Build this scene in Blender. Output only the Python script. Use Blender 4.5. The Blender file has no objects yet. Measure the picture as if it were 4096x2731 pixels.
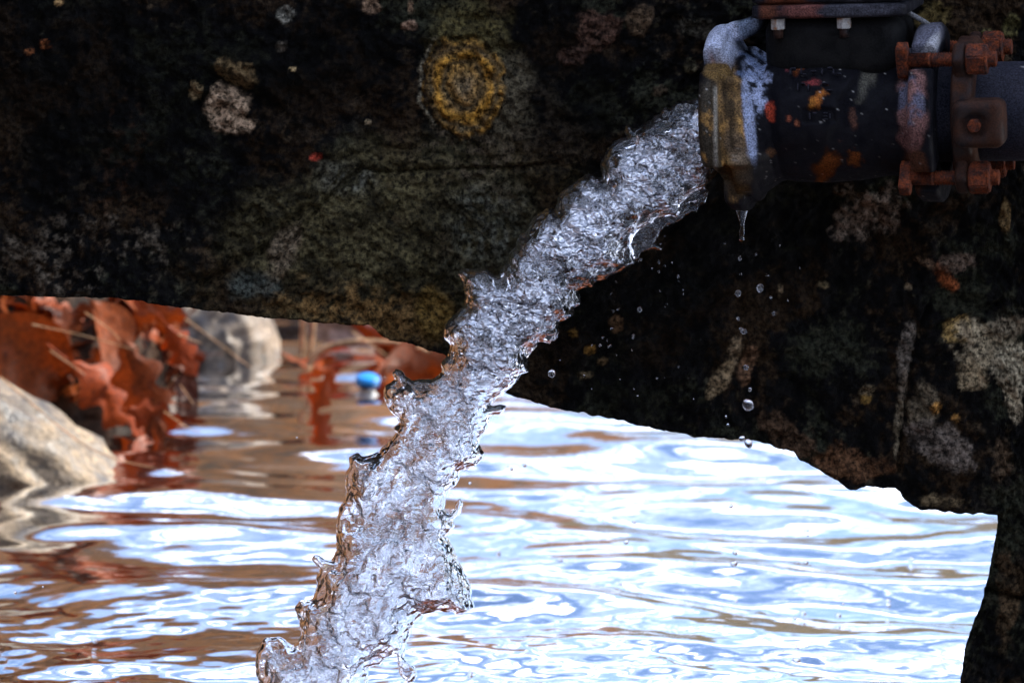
import bpy, bmesh, math, random
import numpy as np
from mathutils import Vector, Matrix, Euler

R = math.radians
rng = np.random.default_rng(7)
random.seed(7)
scene = bpy.context.scene
COL = scene.collection

# ------------------------------------------------------------------ camera, sky, sun, exposure
PITCH = R(10.0)
DIST = 6.0
CAMH = 1.65
WIDTH = 1.45                      # metres across the frame at the distance of the jet
K = WIDTH / DIST / 1024.0
CAM = np.array([0.0, -DIST * math.cos(PITCH), CAMH])
FW = np.array([0.0, math.cos(PITCH), -math.sin(PITCH)])
UP = np.array([0.0, math.sin(PITCH), math.cos(PITCH)])
RT = np.array([1.0, 0.0, 0.0])
PX = K * DIST

cam_data = bpy.data.cameras.new("camera")
cam_data.sensor_width = 36.0
cam_data.lens = 36.0 / (K * 1024.0)
cam_data.clip_start = 0.1
cam_data.clip_end = 2000.0
cam_data.dof.use_dof = True
cam_data.dof.focus_distance = 6.0
cam_data.dof.aperture_fstop = 5.6
cam = bpy.data.objects.new("camera", cam_data)
cam.location = CAM
cam.rotation_euler = (math.pi / 2 - PITCH, 0, 0)
COL.objects.link(cam)
scene.camera = cam

CLOUDX = 1.7
SUN_ELEV = R(40.0)
SUN_AZ = R(68.0)                  # clockwise from +Y: behind the ledge, to the right
world = bpy.data.worlds.new("World")
scene.world = world
world.use_nodes = True
nt = world.node_tree
nt.nodes.clear()
wo = nt.nodes.new("ShaderNodeOutputWorld")
bg = nt.nodes.new("ShaderNodeBackground")
bg.inputs["Strength"].default_value = 0.067
sky = nt.nodes.new("ShaderNodeTexSky")
sky.sky_type = 'NISHITA'
sky.sun_disc = False
sky.sun_elevation = SUN_ELEV
sky.sun_rotation = SUN_AZ
sky.air_density = 1.0
sky.dust_density = 0.35
sky.ozone_density = 2.0
tc = nt.nodes.new("ShaderNodeTexCoord")
mp = nt.nodes.new("ShaderNodeMapping")
mp.inputs["Scale"].default_value = (1.0, 1.0, 4.0)
mp.inputs["Location"].default_value = (CLOUDX, 0.0, 0.0)
nz = nt.nodes.new("ShaderNodeTexNoise")
nz.inputs["Scale"].default_value = 3.2
nz.inputs["Detail"].default_value = 4.0
nz.inputs["Roughness"].default_value = 0.6
ramp = nt.nodes.new("ShaderNodeValToRGB")
ramp.color_ramp.elements[0].position = 0.43
ramp.color_ramp.elements[1].position = 0.62
mix = nt.nodes.new("ShaderNodeMix")
mix.data_type = 'RGBA'
mix.inputs[7].default_value = (9.2, 10.4, 13.4, 1)
nt.links.new(tc.outputs["Generated"], mp.inputs["Vector"])
nt.links.new(mp.outputs[0], nz.inputs["Vector"])
nt.links.new(nz.outputs["Fac"], ramp.inputs["Fac"])
nt.links.new(ramp.outputs["Color"], mix.inputs[0])
cores = nt.nodes.new("ShaderNodeValToRGB")       # brighter cores where the cloud is dense
cores.color_ramp.elements[0].position = 0.54; cores.color_ramp.elements[0].color = (6.6, 7.9, 11.0, 1)
cores.color_ramp.elements[1].position = 0.66; cores.color_ramp.elements[1].color = (38.0, 38.0, 38.5, 1)
nt.links.new(nz.outputs["Fac"], cores.inputs["Fac"])
nt.links.new(cores.outputs["Color"], mix.inputs[7])
nt.links.new(sky.outputs["Color"], mix.inputs[6])
cool = nt.nodes.new("ShaderNodeMix")               # cool daylight balance over the whole sky
cool.data_type = 'RGBA'; cool.blend_type = 'MULTIPLY'
cool.inputs[0].default_value = 1.0
cool.inputs[7].default_value = (0.93, 0.965, 1.08, 1)
nt.links.new(mix.outputs[2], cool.inputs[6])
nt.links.new(cool.outputs[2], bg.inputs["Color"])
nt.links.new(bg.outputs[0], wo.inputs["Surface"])

sun_data = bpy.data.lights.new("sun", 'SUN')
sun_data.energy = 4.0
sun_data.angle = R(0.5)
sun_data.color = (1.0, 0.93, 0.82)
sun = bpy.data.objects.new("sun", sun_data)
sd = Vector((math.sin(SUN_AZ) * math.cos(SUN_ELEV), math.cos(SUN_AZ) * math.cos(SUN_ELEV), math.sin(SUN_ELEV)))
sun.rotation_euler = sd.to_track_quat('Z', 'Y').to_euler()
sun.location = (3, 5, 6)
COL.objects.link(sun)

scene.view_settings.view_transform = 'Standard'
scene.view_settings.look = 'None'
scene.view_settings.gamma = 1.0
scene.view_settings.use_curve_mapping = False
scene.view_settings.exposure = 1.4
cy = scene.cycles
cy.max_bounces = 14
cy.transmission_bounces = 12
cy.transparent_max_bounces = 16
cy.caustics_reflective = False
cy.caustics_refractive = False
cy.sample_clamp_indirect = 6.0

# ------------------------------------------------------------------ mapping and noise helpers
def at(x, y, Y):
    """pixel of the 1024-wide photograph -> point on the vertical plane at depth Y"""
    x = np.asarray(x, float); y = np.asarray(y, float)
    d = FW + np.multiply.outer((x - 512.0) * K, RT) - np.multiply.outer((y - 341.0) * K, UP)
    t = (Y - CAM[1]) / d[..., 1]
    return CAM + d * t[..., None]

def ground(x, y, z=0.0):
    d = FW + RT * (x - 512.0) * K - UP * (y - 341.0) * K
    return CAM + d * ((z - CAM[2]) / d[2])

def proj(P):
    q = np.asarray(P) - CAM
    f = q @ FW
    return 512 + (q @ RT) / f / K, 341 - (q @ UP) / f / K

TAB = rng.random((32, 32, 32)).astype(np.float32)
def vnoise(x, y, z):
    xi = np.floor(x).astype(np.int32); yi = np.floor(y).astype(np.int32); zi = np.floor(z).astype(np.int32)
    fx = (x - xi).astype(np.float32); fy = (y - yi).astype(np.float32); fz = (z - zi).astype(np.float32)
    fx = fx * fx * (3 - 2 * fx); fy = fy * fy * (3 - 2 * fy); fz = fz * fz * (3 - 2 * fz)
    x0 = xi & 31; x1 = (xi + 1) & 31; y0 = yi & 31; y1 = (yi + 1) & 31; z0 = zi & 31; z1 = (zi + 1) & 31
    def L(a, b, t): return a + (b - a) * t
    c0 = L(L(TAB[x0, y0, z0], TAB[x1, y0, z0], fx), L(TAB[x0, y1, z0], TAB[x1, y1, z0], fx), fy)
    c1 = L(L(TAB[x0, y0, z1], TAB[x1, y0, z1], fx), L(TAB[x0, y1, z1], TAB[x1, y1, z1], fx), fy)
    return L(c0, c1, fz) * 2 - 1

def fbm(x, y, z=0.0, oct=4, gain=0.5, ridged=False):
    x = np.asarray(x, float); y = np.asarray(y, float); z = np.asarray(z, float) + np.zeros_like(x)
    s = 0; a = 1.0; n = 0
    for i in range(oct):
        v = vnoise(x + 13.7 * i, y + 5.1 * i, z + 9.3 * i)
        if ridged: v = 1 - 2 * np.abs(v)
        s = s + a * v; n += a; a *= gain
        x = x * 2.03; y = y * 2.03; z = z * 2.03
    return s / n

def smooth(a, b, x):
    t = np.clip((x - a) / (b - a), 0, 1)
    return t * t * (3 - 2 * t)

# ------------------------------------------------------------------ object helpers
def tag(o, label=None, cat=None, group=None, kind=None):
    if label: o['label'] = label
    if cat: o['category'] = cat
    if group: o['group'] = group
    if kind: o['kind'] = kind
    return o

def empty(name, loc, label, cat, group=None, rot=(0, 0, 0)):
    o = bpy.data.objects.new(name, None)
    o.empty_display_size = 0.05
    o.location = loc
    o.rotation_euler = rot
    COL.objects.link(o)
    return tag(o, label, cat, group)

def mesh_obj(name, verts, faces, material=None, parent=None, base=None, smooth_shade=True, colors=None, attr=None, sub=None):
    """verts in world space (or the parent's local space when parent is rotated); base: origin"""
    verts = np.asarray(verts, float)
    base = np.zeros(3) if base is None else np.asarray(base, float)
    me = bpy.data.meshes.new(name)
    if isinstance(faces, np.ndarray):
        nf, k = faces.shape
        me.vertices.add(len(verts)); me.loops.add(nf * k); me.polygons.add(nf)
        me.vertices.foreach_set("co", (verts - base).astype(np.float32).ravel())
        me.loops.foreach_set("vertex_index", faces.astype(np.int32).ravel())
        me.polygons.foreach_set("loop_start", np.arange(0, nf * k, k, dtype=np.int32))
        me.update(calc_edges=True)
    else:
        me.from_pydata([tuple(v) for v in (verts - base)], [], faces)
        me.update()
    if smooth_shade:
        me.polygons.foreach_set("use_smooth", np.ones(len(me.polygons), bool))
    if colors is not None:
        a = me.color_attributes.new("tint", 'FLOAT_COLOR', 'POINT')
        c = np.ones((len(verts), 4), np.float32); c[:, :3] = colors
        a.data.foreach_set("color", c.ravel())
    if attr is not None:
        for k_, v_ in attr.items():
            a = me.attributes.new(k_, 'FLOAT', 'POINT')
            a.data.foreach_set("value", np.asarray(v_, np.float32))
    if material: me.materials.append(material)
    o = bpy.data.objects.new(name, me)
    COL.objects.link(o)
    if parent is not None:
        o.parent = parent
    o.location = base
    return o

def child_world(o, parent):
    """parent without moving: for unrotated parents and meshes built in world space"""
    o.parent = parent
    o.location = Vector(o.location) - Vector(parent.location)
    return o

def grid_faces(n, m, wrap=False):
    i = np.arange(n - 1)[:, None]
    mm = m if wrap else m - 1
    j = np.arange(mm)[None, :]
    j2 = (j + 1) % m
    a = i * m + j; b = i * m + j2; c = (i + 1) * m + j2; d = (i + 1) * m + j
    return np.stack([a + 0 * b, b + 0 * a, c + 0 * a, d + 0 * a], -1).reshape(-1, 4)

# ------------------------------------------------------------------ materials
def new_mat(name):
    m = bpy.data.materials.new(name)
    m.use_nodes = True
    n = m.node_tree
    n.nodes.clear()
    out = n.nodes.new("ShaderNodeOutputMaterial")
    return m, n, out

def N(n, t, **kw):
    nd = n.nodes.new("ShaderNode" + t)
    for k, v in kw.items():
        nd.inputs[k].default_value = v
    return nd

def noise(n, scale, detail=5, rough=0.55, vec=None, dist=0.0):
    nd = N(n, "TexNoise", Scale=scale, Detail=detail, Roughness=rough, Distortion=dist)
    if vec is not None: n.links.new(vec, nd.inputs["Vector"])
    return nd

def rampn(n, src, stops):
    r = n.nodes.new("ShaderNodeValToRGB")
    while len(r.color_ramp.elements) < len(stops): r.color_ramp.elements.new(0.5)
    for e, (p, c) in zip(r.color_ramp.elements, stops):
        e.position = p
        e.color = (c, c, c, 1) if isinstance(c, (int, float)) else (*c, 1)
    n.links.new(src, r.inputs["Fac"])
    return r.outputs["Color"]

def mixc(n, a, b, fac, mode='MIX'):
    m = n.nodes.new("ShaderNodeMix")
    m.data_type = 'RGBA'; m.blend_type = mode
    for s, v in ((m.inputs[6], a), (m.inputs[7], b), (m.inputs[0], fac)):
        if isinstance(v, bpy.types.NodeSocket): n.links.new(v, s)
        elif isinstance(v, (int, float)) and s.type == 'RGBA': s.default_value = (v, v, v, 1)
        elif isinstance(v, (int, float)): s.default_value = v
        else: s.default_value = (*v, 1)
    return m.outputs[2]

def surface_mat(name, use_attr=False, colors=((0.1, 0.1, 0.1), (0.2, 0.2, 0.2)), scale=20, rough=(0.5, 0.9), bump=0.3, bscale=60,
                grain=(0.4, 1.5), gscale=300, spec=0.5, metallic=0.0, bdist=0.01, trans=None, contrast=(0.35, 0.65)):
    m, n, out = new_mat(name)
    co = N(n, "TexCoord").outputs["Object"]
    b = N(n, "BsdfPrincipled")
    if use_attr:
        at_ = n.nodes.new("ShaderNodeAttribute"); at_.attribute_name = "tint"
        c = at_.outputs["Color"]
    else:
        n1 = noise(n, scale, 6, 0.6, co)
        c = rampn(n, n1.outputs["Fac"], [(contrast[0], colors[0]), (contrast[1], colors[1])])
    n2 = noise(n, gscale, 3, 0.6, co)
    g = rampn(n, n2.outputs["Fac"], [(0.36, grain[0]), (0.66, grain[1])])
    c = mixc(n, c, g, 1.0, 'MULTIPLY')
    n.links.new(c, b.inputs["Base Color"])
    n3 = noise(n, scale * 2, 4, 0.6, co)
    r = rampn(n, n3.outputs["Fac"], [(0.35, rough[0]), (0.65, rough[1])])
    n.links.new(r, b.inputs["Roughness"])
    b.inputs["Specular IOR Level"].default_value = spec
    b.inputs["Metallic"].default_value = metallic
    n4 = noise(n, bscale, 4, 0.65, co)
    bp = N(n, "Bump", Strength=bump, Distance=bdist)
    n.links.new(n4.outputs["Fac"], bp.inputs["Height"])
    n.links.new(bp.outputs[0], b.inputs["Normal"])
    n.links.new(b.outputs[0], out.inputs["Surface"])
    return m

M_rock = surface_mat("dark_wet_stone", True, grain=(0.2, 1.9), gscale=150, bscale=110, bump=0.9, bdist=0.006, rough=(0.6, 0.95), spec=0.06)
M_iron = surface_mat("painted_cast_iron", True, grain=(0.4, 1.6), gscale=420, bscale=260, bump=0.4, bdist=0.002, rough=(0.5, 0.9), spec=0.09)
M_rust = surface_mat("rusted_steel", False, ((0.018, 0.009, 0.008), (0.17, 0.038, 0.011)), 85, (0.6, 0.95), 0.5, 300, (0.4, 1.6), 350, 0.18, bdist=0.0015)
M_rustdark = surface_mat("dark_rusted_iron", False, ((0.005, 0.005, 0.006), (0.050, 0.019, 0.009)), 24, (0.5, 0.9), 0.4, 250, (0.5, 1.4), 450, 0.14, bdist=0.0015)
M_boulder = surface_mat("river_boulder", False, ((0.045, 0.042, 0.040), (0.27, 0.20, 0.125)), 13, (0.4, 0.85), 0.6, 40, (0.5, 1.3), 70, 0.5, bdist=0.01)
M_greyrock = surface_mat("grey_river_stone", False, ((0.030, 0.028, 0.027), (0.25, 0.185, 0.125)), 12, (0.4, 0.8), 0.6, 40, (0.5, 1.3), 70, 0.5, bdist=0.01)
M_pinkrock = surface_mat("pink_brown_stone", False, ((0.16, 0.08, 0.05), (0.34, 0.20, 0.14)), 6, (0.4, 0.8), 0.5, 40, (0.6, 1.3), 70, 0.5, bdist=0.01)
M_bed = surface_mat("stream_bed_gravel", False, ((0.05, 0.022, 0.005), (0.24, 0.10, 0.016)), 9, (0.6, 0.9), 0.6, 30, (0.4, 1.5), 40, 0.3, bdist=0.02)
M_bank = surface_mat("leaf_littered_earth", False, ((0.014, 0.007, 0.002), (0.15, 0.052, 0.005)), 6, (0.7, 0.95), 0.6, 20, (0.4, 1.4), 14, 0.2, bdist=0.03)
M_olive = surface_mat("olive_brown_forest_floor", False, ((0.02, 0.014, 0.005), (0.11, 0.072, 0.022)), 4, (0.7, 0.95), 0.6, 20, (0.4, 1.4), 14, 0.2, bdist=0.03)
M_soil = surface_mat("dark_soil", False, ((0.02, 0.012, 0.008), (0.06, 0.03, 0.015)), 8, (0.7, 0.95), 0.6, 30, (0.4, 1.4), 60, 0.2, bdist=0.02)

def leaf_mat(name, c1, c2):
    m, n, out = new_mat(name)
    co = N(n, "TexCoord").outputs["Object"]
    oi = n.nodes.new("ShaderNodeObjectInfo")
    base = mixc(n, c1, c2, oi.outputs["Random"])
    n1 = noise(n, 28, 6, 0.6, co)
    base = mixc(n, base, rampn(n, n1.outputs["Fac"], [(0.35, 0.45), (0.6, 1.2)]), 1.0, 'MULTIPLY')
    b = N(n, "BsdfPrincipled", Roughness=0.5)
    n.links.new(base, b.inputs["Base Color"])
    b.inputs["Specular IOR Level"].default_value = 0.2
    t = N(n, "BsdfTranslucent")
    tcx = mixc(n, base, (1.2, 0.75, 0.5), 1.0, 'MULTIPLY')
    n.links.new(tcx, t.inputs["Color"])
    mx = N(n, "MixShader", Fac=0.3)
    n.links.new(b.outputs[0], mx.inputs[1]); n.links.new(t.outputs[0], mx.inputs[2])
    n.links.new(mx.outputs[0], out.inputs["Surface"])
    return m
M_leaf = leaf_mat("dead_oak_leaf", (0.055, 0.010, 0.003), (0.27, 0.060, 0.010))
M_leafred = leaf_mat("red_oak_leaf", (0.24, 0.034, 0.004), (0.36, 0.065, 0.008))
M_straw = leaf_mat("dry_straw", (0.55, 0.36, 0.18), (0.6, 0.42, 0.24))

def water_mat():
    m, n, out = new_mat("stream_water")
    co = N(n, "TexCoord").outputs["Object"]
    mp_ = N(n, "Mapping"); mp_.inputs["Scale"].default_value = (0.6, 1.0, 1.0)
    n.links.new(co, mp_.inputs["Vector"])
    n1 = noise(n, 16, 3, 0.5, mp_.outputs[0])
    bp = N(n, "Bump", Strength=0.2, Distance=0.006)
    n.links.new(n1.outputs["Fac"], bp.inputs["Height"])
    fr = N(n, "Fresnel", IOR=1.33); n.links.new(bp.outputs[0], fr.inputs["Normal"])
    gl = N(n, "BsdfGlossy", Roughness=0.065); gl.inputs["Color"].default_value = (1, 1, 1, 1)
    n.links.new(bp.outputs[0], gl.inputs["Normal"])
    tr = N(n, "BsdfTransparent"); tr.inputs["Color"].default_value = (0.82, 0.56, 0.24, 1)
    mx = n.nodes.new("ShaderNodeMixShader")
    n.links.new(fr.outputs[0], mx.inputs[0]); n.links.new(tr.outputs[0], mx.inputs[1]); n.links.new(gl.outputs[0], mx.inputs[2])
    n.links.new(mx.outputs[0], out.inputs["Surface"])
    return m
M_water = water_mat()

def jet_mat():
    m, n, out = new_mat("rushing_water")
    co = N(n, "TexCoord").outputs["Object"]
    mp_ = N(n, "Mapping"); mp_.inputs["Rotation"].default_value = (0, R(-52), 0); mp_.inputs["Scale"].default_value = (0.75, 1.0, 1.15)
    n.links.new(co, mp_.inputs["Vector"])
    wn = noise(n, 45, 3, 0.5, mp_.outputs[0])
    wadd = mixc(n, mp_.outputs[0], wn.outputs["Color"], 0.02, 'ADD')
    def vor(scale, strength, dist, prev=None):
        v = n.nodes.new("ShaderNodeTexVoronoi"); v.feature = 'SMOOTH_F1'
        v.inputs["Scale"].default_value = scale; v.inputs["Smoothness"].default_value = 0.25
        n.links.new(wadd, v.inputs["Vector"])
        b_ = N(n, "Bump", Strength=strength, Distance=dist)
        n.links.new(v.outputs["Distance"], b_.inputs["Height"])
        if prev is not None: n.links.new(prev, b_.inputs["Normal"])
        return b_.outputs[0]
    n1 = noise(n, 80, 2, 0.5, mp_.outputs[0], 0.8)
    bp = N(n, "Bump", Strength=0.5, Distance=0.004)
    n.links.new(n1.outputs["Fac"], bp.inputs["Height"])
    clearn = vor(80, 0.4, 0.006, bp.outputs[0])
    rough_n = vor(190, 0.8, 0.009, vor(75, 1.0, 0.022, bp.outputs[0]))
    g = N(n, "BsdfGlass", Roughness=0.0, IOR=1.33); n.links.new(clearn, g.inputs["Normal"])
    d = N(n, "BsdfDiffuse", Roughness=0.0); d.inputs["Color"].default_value = (0.88, 0.90, 0.94, 1); n.links.new(rough_n, d.inputs["Normal"])
    t = N(n, "BsdfTranslucent"); t.inputs["Color"].default_value = (0.88, 0.90, 0.94, 1)
    dt = N(n, "MixShader", Fac=0.1)
    n.links.new(d.outputs[0], dt.inputs[1]); n.links.new(t.outputs[0], dt.inputs[2])
    gl = N(n, "BsdfGlossy", Roughness=0.04); gl.inputs["Color"].default_value = (0.92, 0.95, 1.0, 1); n.links.new(rough_n, gl.inputs["Normal"])
    fr_ = N(n, "MixShader", Fac=0.42)
    n.links.new(gl.outputs[0], fr_.inputs[1]); n.links.new(dt.outputs[0], fr_.inputs[2])
    a = n.nodes.new("ShaderNodeAttribute"); a.attribute_name = "froth"
    n2 = noise(n, 38, 4, 0.65, mp_.outputs[0], 0.8)
    rr = rampn(n, n2.outputs["Fac"], [(0.43, 0.08), (0.50, 1.0)])
    mu = N(n, "Math"); mu.operation = 'MULTIPLY'
    n.links.new(a.outputs["Fac"], mu.inputs[0]); n.links.new(rr, mu.inputs[1])
    mx = n.nodes.new("ShaderNodeMixShader")
    n.links.new(mu.outputs[0], mx.inputs[0]); n.links.new(g.outputs[0], mx.inputs[1]); n.links.new(fr_.outputs[0], mx.inputs[2])
    n.links.new(mx.outputs[0], out.inputs["Surface"])
    return m
M_jet = jet_mat()

def clear_mat():
    m, n, out = new_mat("clear_water_drop")
    g = N(n, "BsdfGlass", Roughness=0.0, IOR=1.33)
    co = N(n, "TexCoord").outputs["Object"]
    n1 = noise(n, 150, 3, 0.5, co)
    bp = N(n, "Bump", Strength=0.25, Distance=0.002)
    n.links.new(n1.outputs["Fac"], bp.inputs["Height"]); n.links.new(bp.outputs[0], g.inputs["Normal"])
    n.links.new(g.outputs[0], out.inputs["Surface"])
    return m
M_drop = clear_mat()

def plain(name, c, rough=0.5, trans=0.0):
    m, n, out = new_mat(name)
    b = N(n, "BsdfPrincipled", Roughness=rough)
    co = N(n, "TexCoord").outputs["Object"]
    n1 = noise(n, 80, 4, 0.6, co)
    g = rampn(n, n1.outputs["Fac"], [(0.35, 0.8), (0.65, 1.1)])
    n.links.new(mixc(n, c, g, 1.0, 'MULTIPLY'), b.inputs["Base Color"])
    b.inputs["Transmission Weight"].default_value = trans
    n.links.new(b.outputs[0], out.inputs["Surface"])
    return m
M_cap = plain("blue_plastic", (0.0, 0.22, 0.62), 0.35)
M_bottle = plain("cloudy_clear_plastic", (0.75, 0.76, 0.75), 0.25, 0.35)

# ------------------------------------------------------------------ stream: bed, banks, water
def axis_pts(lo, hi, step, far, grow=1.25):
    c = list(np.arange(lo, hi + step * 0.5, step))
    s = step; a = c[-1]
    right = []
    while a < far: s *= grow; a += s; right.append(a)
    s = step; a = c[0]; left = []
    while a > -far: s *= grow; a -= s; left.append(a)
    return np.array(left[::-1] + c + right)

def bed_height(X, Y):
    h = -0.16 + 0.05 * fbm(X * 1.7, Y * 1.7, 3.0, 4)
    h = h + 0.14 * smooth(-0.05, -0.9, X) * smooth(1.3, 2.6, Y)     # shoal towards the leaf heap
    return h

xs = axis_pts(-1.6, 1.6, 0.03, 45); ys = axis_pts(-0.5, 5.0, 0.03, 45)
X, Y = np.meshgrid(xs, ys, indexing='ij')
Z = bed_height(X, Y)
bank_l = smooth(-1.3, -4.5, X) * 3.2
dist_b = Y - (5.2 + 0.9 * np.sin(X * 0.5) + np.clip(X, -2, 30) * 0.55)
bank_b = smooth(0, 7.5, dist_b) * (1.75 + 1.5 * smooth(0.6, -2.2, X))
bank_b = np.maximum(bank_b, (0.95 + 0.5 * smooth(-0.2, -0.7, X)) * smooth(4.2, 5.7, Y + 0.2 * np.sin(X * 3)) * smooth(0.35, -0.35, X + 0.1 * np.sin(Y * 4)))
Z = Z + np.maximum(bank_l, bank_b) + (0.16 + 0.05 * fbm(X, Y, 8.0, 4)) * smooth(0.0, 0.8, np.maximum(dist_b, (-1.5 - X)))
Z = Z + smooth(-7.5, -15, Y) * (3.6 + 1.2 * fbm(X * 0.3, Y * 0.3, 4.0, 3)) + smooth(12, 40, np.abs(X)) * 2.0  # unseen hill behind the camera, added to block low front sky light
tag(mesh_obj("stream_bed", np.stack([X, Y, Z], -1).reshape(-1, 3), grid_faces(*X.shape), M_bed), kind="structure")
bank = bpy.data.objects["stream_bed"]
bank.data.materials.append(M_bank); bank.data.materials.append(M_soil)
zc = Z.reshape(-1)
fz = np.zeros(len(bank.data.polygons) * 4, np.int32); bank.data.polygons.foreach_get("vertices", fz)
yc_ = Y.reshape(-1)[fz.reshape(-1, 4)].mean(1)
bank.data.polygons.foreach_set("material_index", np.where(yc_ < -0.2, 2, np.where(zc[fz.reshape(-1, 4)].mean(1) > 0.06, np.where(X.reshape(-1)[fz.reshape(-1, 4)].mean(1) > 0.35, 3, 1), 0)).astype(np.int32))
bank.data.materials.append(M_olive)

xs = axis_pts(-1.35, 1.35, 0.008, 45, 1.3); ys = axis_pts(0.0, 5.0, 0.0085, 45, 1.3)
X, Y = np.meshgrid(xs, ys, indexing='ij')
W = np.zeros_like(X)
IMP = (-0.30, 0.02)
rr_ = np.hypot(X - IMP[0], Y - IMP[1])
wr = np.random.default_rng(21)
def add_waves(nw, lo, hi, slope, spread, env):
    global W
    for i in range(nw):
        lam = math.exp(wr.uniform(math.log(lo), math.log(hi)))
        th = wr.normal(0, spread) + R(8)
        k = 2 * math.pi / lam
        amp = slope / k / math.sqrt(nw) * 1.4
        W = W + env * amp * np.cos(k * (X * math.sin(th) + Y * math.cos(th)) + wr.uniform(0, 6.28))
env_far = np.exp(-np.maximum(np.abs(X) - 1.4, 0) * 4) * np.exp(-np.maximum(Y - 5, 0) * 3)
wx = 0.12 * fbm(X * 1.6, Y * 1.6, 1.0, 3)
wy = 0.10 * fbm(X * 1.6 + 20, Y * 1.6, 2.0, 3)
X0, Y0 = X, Y
X = X + wx; Y = Y + wy
calm = 0.55 + 0.45 * smooth(2.9, 1.5, Y0 - 0.8 * smooth(-0.1, 0.5, X0))
add_waves(12, 0.22, 0.50, 0.115, R(15), env_far * calm)
add_waves(16, 0.10, 0.20, 0.040, R(24), env_far * calm)
add_waves(20, 0.05, 0.10, 0.014, R(35), env_far * calm)
add_waves(20, 0.035, 0.09, 0.075, R(60), env_far * smooth(1.5, 0.4, rr_))
W = W + env_far * 0.0016 * np.cos(2 * math.pi * rr_ / 0.12 - 1.0) * np.exp(-rr_ * 0.8)
X, Y = X0, Y0
tag(mesh_obj("water", np.stack([X, Y, W], -1).reshape(-1, 3), grid_faces(*X.shape), M_water), kind="structure")

# ------------------------------------------------------------------ blobs painted or raised at a place of their own
def blob_mask(px, py, cx, cy, rx, ry, rot=0.0, rag=0.45, freq=0.09, sharp=0.10, seed=0.0):
    c, s = math.cos(R(rot)), math.sin(R(rot))
    dx = px - cx; dy = py - cy
    u = (dx * c + dy * s) / rx; v = (-dx * s + dy * c) / ry
    d = np.sqrt(u * u + v * v) + rag * fbm(px * freq + seed, py * freq + seed * 1.7, seed, 5, 0.6)
    return smooth(1 + sharp, 1 - sharp, d)

# ------------------------------------------------------------------ the stone ledge
EDGE = np.array([(-420, 470), (-330, 700), (-300, 840), (-262, 900), (-225, 760), (-190, 520), (-150, 380), (-90, 312), (0, 296), (52, 297), (118, 298), (165, 304), (209, 310), (261, 317), (326, 321.5), (368, 323),
    (376, 328), (382, 335), (390, 339), (405, 342), (425, 348), (444, 355), (475, 374), (507, 394), (544, 405), (590, 414), (618, 420), (624, 420), (630, 423), (662, 430), (697, 437), (749, 440),
    (765, 443), (784, 450.5), (793, 450), (801, 460), (818, 468), (836, 479), (846, 486), (856, 490), (866, 484.5), (880, 488), (895, 487), (899, 492), (905, 500), (919, 507),
    (940, 509), (958, 511.5), (980, 511), (996, 513), (997.5, 522), (998, 540), (995, 570), (989, 583), (985, 592), (982, 610), (979, 628), (971, 640), (965, 651), (963, 668), (961, 684), (958, 760), (960, 840), (1010, 900), (1650, 900)], float)
# outline as a polyline walked by arc length so the step down to the pier keeps its shape
dense = np.concatenate([np.linspace(EDGE[i], EDGE[i + 1], max(2, int(np.hypot(*(EDGE[i + 1] - EDGE[i])) / 2.2)), endpoint=False) for i in range(len(EDGE) - 1)])
SLABY = 0.14
nu = len(dense)
jag = np.stack([fbm(dense[:, 0] * 0.12, dense[:, 1] * 0.12, 4.0, 3) * 1.2, fbm(dense[:, 0] * 0.14, dense[:, 1] * 0.14, 6.0, 3) * 1.6], -1)
dense = dense + jag
topx = np.interp(np.arange(nu), [0, nu - 1], [-420, 1400])
# top points: mostly straight above, right pier fans out
topx = dense[:, 0].copy()
pier = dense[:, 0] > 990
i0 = int(np.argmax((dense[:, 0] > 990)))
topx[i0:] = np.linspace(dense[i0, 0], 1650, nu - i0)
i1 = int(np.argmin(np.where(np.arange(nu) < nu // 2, np.abs(dense[:, 0] + 150), 1e9)))
topx[:i1] = np.linspace(-420, dense[i1, 0], i1)
TOPY = -620.0
vv = np.concatenate([[0.0], np.cumsum(np.concatenate([np.full(230, 2.2), np.full(60, 8.0)]))])
vv = vv / vv[-1]
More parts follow.
